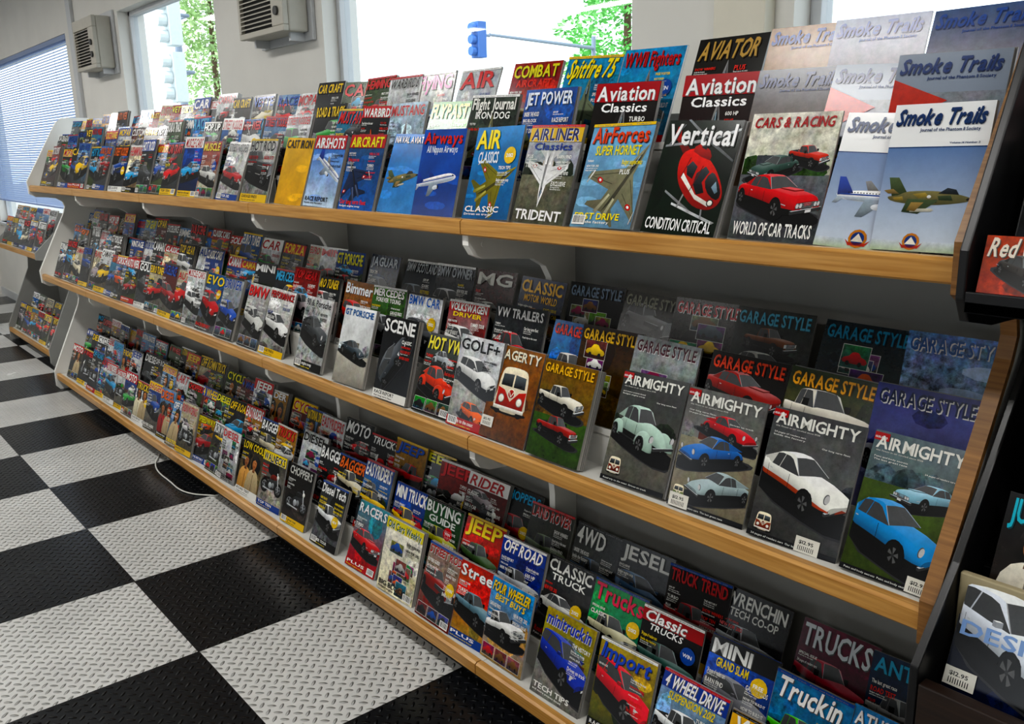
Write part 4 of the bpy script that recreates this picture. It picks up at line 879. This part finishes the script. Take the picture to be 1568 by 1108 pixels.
B1 = [
 S(-.905, 'RV', '#c5202a', '#dfe1e2', '#9a9c9c', 'truck', '#d8d8d6', 2), S(-1.165, 'Wheels', '#f4f4f2', '#d8a81c', '#c98a14', 'coupe', '#b01f22', 2, th=.13, sh=.2, box='#e8b81c'),
 S(-1.40, '4 WHEEL DRIVE', '#f4f4f4', '#8fb0d0', '#7a7468', 'truck', '#e9ebec', 2, box='#2148a0', sh=.15, th=.13, t2='SUSPENSION 2012', t2c='#e8d42c'),
 S(-1.615, 'Import', '#1d54c0', '#b9a12a', '#3a4a2c', 'modern', '#e42036', 2, th=.16, sh=.2, oy=.32, sc=1.16, ox=.44, rot=-.12),
 S(-1.86, 'minitruckin', '#2c48b8', '#b4a21e', '#567a3c', 'modern', '#2340b0', 2, th=.14, oy=.26, sc=1.1, sh=.1, ox=.48, ground='#8a8a84', hz=.45, rot=-.08, more=[('truck', '#2c6a5a', dict(ox=.6, oy=.68, sc=.52, l0=2))]), S(-2.12, 'FOUR WHEELER', '#f2d41e', '#3f9cd8', '#b89868', 'truck', '#f0f0ee', 2, th=.12, sh=.2, oy=.3, rot=.2, sc=.92, t2='BEST BUYS', t2c='#f2d41e'),
 S(-2.30, 'Street', '#f2f2f0', '#c8281e', '#b9a060', 'truck', '#6f8f9c', 2, th=.14), S(-2.50, 'STREET ROD', '#b32a22', '#a8988c', '#7a2a24', 'hotrod', '#9c3a34', 3, th=.1),
 S(-2.76, 'Old Cars Weekly', '#2a5c3a', '#e8e6dc', '#e9e3c8', 'photos', '#b0a03a', 4, th=.1, W=.225, Hm=.285, box='#dcd048', lc='#17181b'), S(-3.02, 'RACERS', '#e3e6e8', '#1f8a98', '#b81f25', 'coupe', '#c32a2a', 2, th=.13),
 S(-3.32, 'Diesel Tech', '#f2f2f0', '#2c2f32', '#6b6d6f', 'truck', '#e4e6e7', 3, th=.14), S(-3.62, 'CHOPPERS', '#c8c8c4', '#1b1b1c', '#3a3330', 'moto', '#202022', 2, oy=.3), S(-3.88, 'WALNECKS', '#17181b', '#17181b', '#a8a49a', 'moto', '#7a2a22', 2, box='#e9d21e', oy=.35),
 S(-4.12, 'LOW COOL', '#e9d21e', '#1b1c1e', '#8a7a5a', 'people', '#c9a06a', 2, sc=1.1, oy=0),
]
B2 = [
 S(-.90, 'ATHS SHOW', '#f2f2f0', '#1c9ad8', '#2478a0', 'truck', '#dfe2e4', 2, th=.12), S(-1.11, 'Truckin', '#f4f4f2', '#2f83b4', '#2d4a3a', 'truck', '#5ac03a', 2, th=.19, sh=.15, tw=.85), S(-1.315, 'MINI', '#f4f4f2', '#2c5ab0', '#4a4a48', 'modern', '#7a7a80', 2, th=.14, tw=.6, t2='GRAND SLAM', t2c='#e8d42c', box='#1b1c1e'),
 S(-1.545, 'Classic', '#f4f4f2', '#1b1c1e', '#2e2a28', 'truck', '#2a5a50', 2, th=.11, tw=.7, sh=.2, t2='TRUCKS', t2c='#f0f0ee', box='#a81c22'), S(-1.755, 'Trucks', '#d82a5a', '#2ca05a', '#2f6a7a', 'truck', '#c8c4a8', 2, th=.18), S(-1.975, 'CLASSIC', '#e8e8e4', '#232527', '#4a4844', 'coupe', '#c9c9c5', 2, t2='TRUCK'),
 S(-2.175, 'OFF ROAD', '#f4f4f2', '#1f3a8c', '#5a6a7a', 'truck', '#b8bcc0', 2, th=.14, sh=.2, box='#23479c'), S(-2.42, 'JEEP', '#f2d81c', '#c22a22', '#3c4a2a', 'truck', '#3c5a2a', 2, th=.18), S(-2.65, 'BUYING', '#d8dcd8', '#2c5a3a', '#3a3c2a', 'truck', '#b0b03a', 2, th=.15, t2='GUIDE'),
]
B3 = [
 S(-.905, 'ANTIQUE', '#5ab0d0', '#1d3a5a', '#203040', 'truck', '#8a8a88', 1), S(-1.11, 'TRUCKS', '#d8dce0', '#6a1a3a', '#3a3436', 'truck', '#aa3344', 1, th=.2, tw=.9), S(-1.355, 'WRENCHIN', '#e0e0dc', '#232325', '#48484a', 'truck', '#b8bcc0', 1, th=.13, t2='TECH CO-OP'), S(-1.53, 'TRUCK TREND', '#c8222a', '#1d1d20', '#3a2022', 'truck', '#a01f22', 1),
 S(-1.74, 'JESEL', '#e0e0dc', '#2c2c2e', '#55585a', 'modern', '#4a6a8a', 1, th=.15), S(-1.94, '4WD', '#e4e4e0', '#2a2d2a', '#5a5a50', 'truck', '#4a6a8a', 1, th=.2, tw=.6), S(-2.16, 'LAND ROVER', '#b8342c', '#33362f', '#55554a', 'truck', '#6a7a5a', 1),
]
shelves = {
 'T': ([T1, T2, T3], TS_AIR, ['fighter', 'airliner', 'jet'], TS_CAR, ['coupe', 'hotrod', 'modern', 'coupe', 'photos'], -3.0),
 'M': ([M1, M2, M3], TS_EUR, ['modern', 'coupe', 'beetle', 'porsche'], TS_CAR+TS_EUR, ['modern', 'coupe', 'coupe', 'hotrod', 'people'], -4.0),
 'B': ([B1, B2, B3], TS_TRK, ['truck', 'moto', 'hotrod'], TS_TRK, ['moto', 'truck', 'coupe', 'people', 'photos'], -3.6),
}
for key, (rows, ta, ka, tb, kb, xs_) in shelves.items():
    B = Print()
    for k, row in enumerate(rows):
        lst = list(row); x = min(r[0] for r in lst)
        while True:
            x -= R.choice([.17, .19, .2, .21, .23, .26])-.01*k
            if x < XL+.05: break
            sp = rnd_spec(ta if x > xs_ else tb, ka if x > xs_ else kb, R)
            lst.append((x, R.choice([1, 2, 2, 3, 5]), R.choice([.206, .206, .215, .195]), R.choice([.272, .272, .285, .262, .297]), sp))
        lst.sort(key=lambda q: q[0])
        for i, (x, n, W, Hm, sp) in enumerate(lst):
            if x+W > XR-.012: W = XR-.012-x
            magazine(B, x, 1.602+.1*k+R.uniform(-.004, .004), SH[key]+.1*k+.001, W, Hm, n, math.radians(18.5+R.uniform(-4, 3)), math.radians(R.uniform(.5, 6)), R.uniform(-.02, .02), sp)
    B.build({'T': 'magazines', 'M': 'magazines.001', 'B': 'magazines.002'}[key], M_print)

# ------------------------------------------------------------------ main rack
rack = empty('magazine_rack')
J = [-.66, -2.085, -3.56, -4.95, -6.28, -7.46]
for nm, zt in SH.items():
    bm = bmesh.new(); bm2 = bmesh.new(); bm3 = bmesh.new()
    for a, b in zip(J[1:], J[:-1]):
        extr(bm, [(1.548, zt-.036), (1.552, zt-.04), (1.575, zt-.04), (1.575, zt+.006), (1.556, zt+.006), (1.548, zt)], a+.002, b-.002)
        bbox(bm2, a+.001, b-.001, 1.575, 2.0, zt-.03, zt)
        for k in (1, 2):
            yb = 1.60+.1*k
            bbox(bm3, a+.012, b-.012, yb-.018, yb+.004+(.1 if k == 1 else .2), zt+.1*k-.006, zt+.1*k)
            bbox(bm3, a+.012, b-.012, yb-.018, yb-.014, zt+.1*(k-1), zt+.1*k-.006)
            bbox(bm3, a+.012, b-.012, yb-.022, yb-.018, zt+.1*k-.006, zt+.1*k+.012)
    mesh_ob('front_lip_'+nm, bm, M_lip, rack); mesh_ob('shelf_board_'+nm, bm2, M_white, rack); mesh_ob('tier_steps_'+nm, bm3, M_white, rack)
boxes('back_panel', [(XL, XR, 2.0, 2.02, .02, 1.86)], M_grey, rack)
boxes('base_kick', [(XL, XR, 1.62, 1.64, 0, .09)], M_dark, rack)
prof = [(2.03, 0), (1.58, 0), (1.552, .03), (1.552, .14), (1.785, .64), (1.80, .70), (1.785, .76), (1.74, .80), (1.66, .822), (1.59, .83), (1.556, .85), (1.552, .93),
        (1.775, 1.36), (1.79, 1.41), (1.775, 1.455), (1.73, 1.485), (1.66, 1.497), (1.59, 1.503), (1.556, 1.52), (1.552, 1.60), (1.80, 2.02), (1.84, 2.05), (2.03, 2.05)]
def off(pl, d):
    o = []
    for i, p in enumerate(pl):
        a = Vector(pl[max(0, i-1)]); b = Vector(pl[min(len(pl)-1, i+1)]); t = (b-a).normalized(); o.append((p[0]-t.y*d, p[1]+t.x*d))
    return o
for nm, xa, xb in (('near', XR-.008, XR+.018), ('far', XL-.02, XL+.006)):
    bm = bmesh.new(); extr(bm, prof, xa, xb); mesh_ob('end_panel_'+nm, bm, M_brk, rack)
    edge = prof[1:]; ol = off(edge, .014)
    bm = bmesh.new(); extr(bm, edge+ol[::-1], xa-.002, xb+.002); mesh_ob('end_edge_'+nm, bm, M_edge if nm == 'near' else M_brk, rack)
br = [(2.0, 0), (1.90, 0), (1.90, .63), (1.893, .69), (1.87, .74), (1.82, .77), (1.72, .78), (1.62, .79), (1.585, .805), (1.565, .835), (1.565, .87), (1.90, .875), (1.90, 1.31), (1.893, 1.37), (1.87, 1.41), (1.82, 1.437), (1.72, 1.448), (1.62, 1.456), (1.585, 1.47), (1.565, 1.50), (1.565, 1.535), (2.0, 1.54)]
for i, j in enumerate(J[1:-1]):
    bm = bmesh.new(); extr(bm, br, j-.014, j+.014)
    for z_ in (.835, 1.50): cyl(bm, (j+.014, 1.62, z_), (j+.017, 1.62, z_), .008)
    mesh_ob('divider_%d' % i, bm, M_brk, rack, .002)

# ------------------------------------------------------------------ second rack, further along
r2 = empty('magazine_rack.001'); xa, xb = -9.95, -8.35; yf = 1.70
B = Print()
for zt in (.12, .97):
    boxes('lip', [(xa, xb, yf, yf+.025, zt-.035, zt+.006)], M_lip, r2, .004)
    boxes('board', [(xa, xb, yf+.025, 2.2, zt-.03, zt)], M_white, r2)
    for k in range(2):
        if k < 1: boxes('tier', [(xa, xb-.02, yf+.13+.1*k, yf+.24+.1*k, zt+.1*k+.09, zt+.1*k+.098)], M_white, r2)
        x = xb-.26
        while x > xa:
            magazine(B, x, yf+.05+.1*k, zt+.1*k+.001, .206, .272, 2, math.radians(20), .05, 0, rnd_spec(TS_CAR+TS_TRK, ['coupe', 'modern', 'hotrod'], R)); x -= R.choice([.24, .25, .3])
B.build('magazines.003', M_print)
boxes('back', [(xa, xb, 2.2, 2.22, .05, 1.25)], M_grey, r2)
boxes('kick', [(xa, xb, yf+.08, yf+.1, 0, .09)], M_dark, r2)
p2 = [(2.22, 0), (yf+.02, 0), (yf, .03), (yf, .15), (yf+.25, .7), (yf+.26, .8), (yf+.2, .9), (yf, .93), (yf, .99), (yf+.3, 1.27), (2.22, 1.27)]
for q in (xb, xa-.02):
    bm = bmesh.new(); extr(bm, p2, q, q+.022); mesh_ob('end', bm, M_grey, r2)

# office chair beyond the second rack
ch = empty('office_chair'); cx, cy = -11.1, 1.35
bm = bmesh.new()
for k in range(5):
    t = k*1.2566; p = (cx+.28*math.cos(t), cy+.28*math.sin(t)); cyl(bm, (cx, cy, .12), (p[0], p[1], .075), .02, .015)
    cyl(bm, (p[0]-.015, p[1], .03), (p[0]+.015, p[1], .03), .03)
    cyl(bm, (p[0], p[1], .05), (p[0], p[1], .085), .008)
cyl(bm, (cx, cy, .1), (cx, cy, .45), .025); cyl(bm, (cx-.2, cy, .45), (cx-.27, cy, .8), .018)
for s_ in (-1, 1):
    cyl(bm, (cx, cy+s_*.24, .46), (cx, cy+s_*.27, .66), .014); bbox(bm, cx-.14, cx+.14, cy+s_*.27-.03, cy+s_*.27+.03, .66, .69)
mesh_ob('frame', bm, M_black, ch)
boxes('seat', [(cx-.23, cx+.23, cy-.23, cy+.23, .45, .52)], M_black, ch, .03)
boxes('backrest', [(cx-.3, cx-.24, cy-.21, cy+.21, .68, 1.12)], M_black, ch, .028)

# ------------------------------------------------------------------ dark display rack on the right
r3 = empty('magazine_rack.002'); xa, xb = -.615, .35
boxes('cabinet', [(xa, xb, 1.47, 2.05, 0, .74)], M_dwood, r3, .004)
boxes('ledges', [(xa, xb, 1.44, 1.47, 0, .83)], M_dwood, r3, .003)
M_cream = mat('cream_board', '#b0a484', .5, noise=.03)
boxes('cream_riser', [(xa, xb, 1.57, 1.585, .74, 1.005), (xa, xb, 1.585, 1.67, .89, .90)], M_cream, r3, .003)
boxes('riser', [(xa, xb, 1.67, 1.68, .9, .985), (xa, xb, 1.68, 1.80, .975, .985)], M_black, r3, .003)
boxes('back', [(xa, xb, 2.0, 2.05, .74, 2.1)], M_black, r3, .003)
p3 = [(2.05, 0), (1.44, 0), (1.44, .86), (1.57, 1.02), (1.80, 1.38), (1.80, 1.42), (1.76, 1.455), (1.6, 1.46), (1.50, 1.48), (1.475, 1.52), (1.475, 1.60), (1.72, 2.1), (2.05, 2.1)]
for q in (xa-.018, xb):
    bm = bmesh.new(); extr(bm, p3, q, q+.016); mesh_ob('side', bm, M_black, r3, .003)
boxes('tray', [(xa, xb, 1.47, 2.0, 1.50, 1.52), (xa, xb, 1.47, 1.48, 1.50, 1.535), (xa, xb, 1.56, 1.57, 1.52, 1.61), (xa, xb, 1.57, 1.66, 1.60, 1.61), (xa, xb, 1.66, 1.67, 1.61, 1.72), (xa, xb, 1.67, 2.0, 1.71, 1.72)], M_black, r3, .002)
B = Print()
for i in range(4):
    x = xa+.012+i*.235
    magazine(B, x, 1.49, .742, .21, .2, 2, math.radians(20), 0, 0, ('DESIGN', '#9ab4dc', '#0b1220', '#0c1c40', 'modern', '#dfe4ec', dict(plain=True, sticker=(.0, .34), oy=.45, nosh=True, sc=1.1)))
    magazine(B, x+.02, 1.60, .902, .2, .25, 3, math.radians(20), 0, 0, ('JUXTAPOZ', '#3fc4d8', '#1a2024', '#3a2c22', 'people', '#d8d4c8', dict(th=.17, plain=True, oy=.05, sc=1.0)))
    magazine(B, x+.05, 1.70, .987, .2, .27, 2, math.radians(18), 0, 0, ('JUXTAPOZ', '#e4e4e0', '#3a2a3c', '#6a2a2a', 'people', '#883344', dict(th=.17, plain=True)))
    magazine(B, x-.004, 1.505, 1.521, .15, .10, 4, math.radians(15), 0, 0, ('Red Canton', '#f0e6d8', '#c4501e', '#b03c18', 'coupe', '#2a2018', dict(th=.3, plain=True, sh=.2, oy=.1, sc=.6)))
    magazine(B, x+.01, 1.60, 1.612, .16, .16, 3, math.radians(18), 0, 0, ('GARAGE', '#b8b8b8', '#2a2a2e', '#3a3a3e', 'hotrod', '#8a8a8c', dict(th=.1, plain=True)))
    magazine(B, x+.03, 1.70, 1.722, .16, .2, 3, math.radians(18), 0, 0, ('GARAGE', '#f0f0f0', '#a83a34', '#c9c5bc', 'truck', '#b8362c', dict(th=.2, plain=True, box='#a8302c')))
B.build('magazines.004', M_print)

# cable on the floor
cu = bpy.data.curves.new('floor_cable', 'CURVE'); cu.dimensions = '3D'; cu.bevel_depth = .004
sp_ = cu.splines.new('BEZIER'); pts = [(-5.3, 1.6, .006), (-5.1, 1.51, .006), (-4.8, 1.485, .006), (-4.55, 1.5, .006), (-4.4, 1.6, .006)]
sp_.bezier_points.add(len(pts)-1)
for p, c in zip(sp_.bezier_points, pts): p.co = c; p.handle_left_type = p.handle_right_type = 'AUTO'
cu.materials.append(M_white); link(bpy.data.objects.new('floor_cable', cu))

# ------------------------------------------------------------------ outside
boxes('ground', [(-80, 30, YW+.25, 90, -.3, -.2)], mat('asphalt', '#8a8a88', .9, noise=.15, nscale=2))
def tree(name, x, y, h, r, c1):
    e = empty(name); bm = bmesh.new(); cyl(bm, (x, y, -.2), (x, y, h*.9), .18, .04); mesh_ob('trunk', bm, mat('bark', '#5a4632', .9, noise=.3), e)
    bm = bmesh.new(); rr = random.Random(int(h*10))
    for i in range(11000):
        f = rr.random()**.8; z = .8+f*(h-.8); ra = r*(1-f)**.7*(.35+.65*rr.random()**.4)*(1+.25*math.sin(z*5)); t = rr.uniform(0, 6.283)
        p = Vector((x+ra*math.cos(t), y+ra*math.sin(t), z)); s = rr.uniform(.06, .14)
        a = Vector((rr.uniform(-1, 1), rr.uniform(-1, 1), rr.uniform(-.6, .6))).normalized(); b = a.orthogonal().normalized()
        bm.faces.new([bm.verts.new(p+a*s), bm.verts.new(p+b*s*.5), bm.verts.new(p-a*s), bm.verts.new(p-b*s*.5)])
    mesh_ob('foliage', bm, mat('leaves', c1, .6, noise=.35, nscale=2), e)
tree('conifer_tree', -19.9, 21.5, 13, 2.6, '#6fc060')
tree('conifer_tree.001', -37.2, 15.3, 14, 1.9, '#a8c488')
def signal(name, x, y, z, pole, col, heads=1, f=1.0):
    e = empty(name); bm = bmesh.new(); px, py = pole; cyl(bm, (px, py, -.2), (px, py, z+.7), .08, .06)
    if abs(px-x) > .9: cyl(bm, (px, py, z+.4), (x, y+.3, z+.12), .05, .03)
    for k in range(heads): cyl(bm, (x, y+.3, z+.1-k*.95), (x, y, z+.1-k*.95), .03)
    if abs(px-x) <= .9:
        for k in range(heads): cyl(bm, (px, py, z+.1-k*.95), (x, y+.3, z+.1-k*.95), .03)
    mesh_ob('pole', bm, mat('signal_pole', '#7f8c9c', .5, noise=.05), e)
    bm = bmesh.new()
    for k in range(heads):
        zc = z-k*.95
        bbox(bm, x-.15*f, x+.15*f, y-.1, y+.12, zc-.42*f, zc+.42*f)
        for q in (-.27*f, 0, .27*f):
            cyl(bm, (x, y-.26*f, zc+q), (x, y-.1, zc+q), .11*f, .11*f)
    mesh_ob('head', bm, mat('signal_housing', col, .5, noise=.05), e, .01)
signal('traffic_light', -15.3, 12, 3.97, (-18.0, 18.1), '#3f6cae', 1, .85)
signal('traffic_light.001', -16.3, 6, 4.05, (-16.9, 6.3), '#c4cccc', 2)

# ------------------------------------------------------------------ light
wd = bpy.data.worlds.new('world'); scene.world = wd; wd.use_nodes = True
bg = wd.node_tree.nodes['Background']; bg.inputs[0].default_value = (.88, .94, 1, 1); bg.inputs[1].default_value = 2.4
sun = bpy.data.lights.new('sun', 'SUN'); sun.energy = 4; sun.angle = .01; so = bpy.data.objects.new('sun', sun); link(so)
so.rotation_euler = Vector((.25, 1, -1.5)).to_track_quat('-Z', 'Y').to_euler()
M_tube = mat('lamp_diffuser', '#ffffff', .5, noise=0, emis='#fff8ee', es=2)
i = 0
for x in (-11, -8, -5, -2, 1):
    for y, en in ((-3.4, 17), (.1, 32)):
        e = empty('ceiling_light' if i == 0 else 'ceiling_light.%03d' % i); i += 1
        boxes('housing', [(x-.62, x+.62, y-.17, y+.17, ZC-.06, ZC)], M_trim, e, .004)
        boxes('diffuser', [(x-.58, x+.58, y-.13, y+.13, ZC-.066, ZC-.058)], M_tube, e)
        l = bpy.data.lights.new('lamp', 'AREA'); l.shape = 'RECTANGLE'; l.size = 1.15; l.size_y = .25; l.energy = en; l.color = (1, .985, .96)
        lo = bpy.data.objects.new('lamp', l); link(lo, e); lo.location = (x, y, ZC-.075)
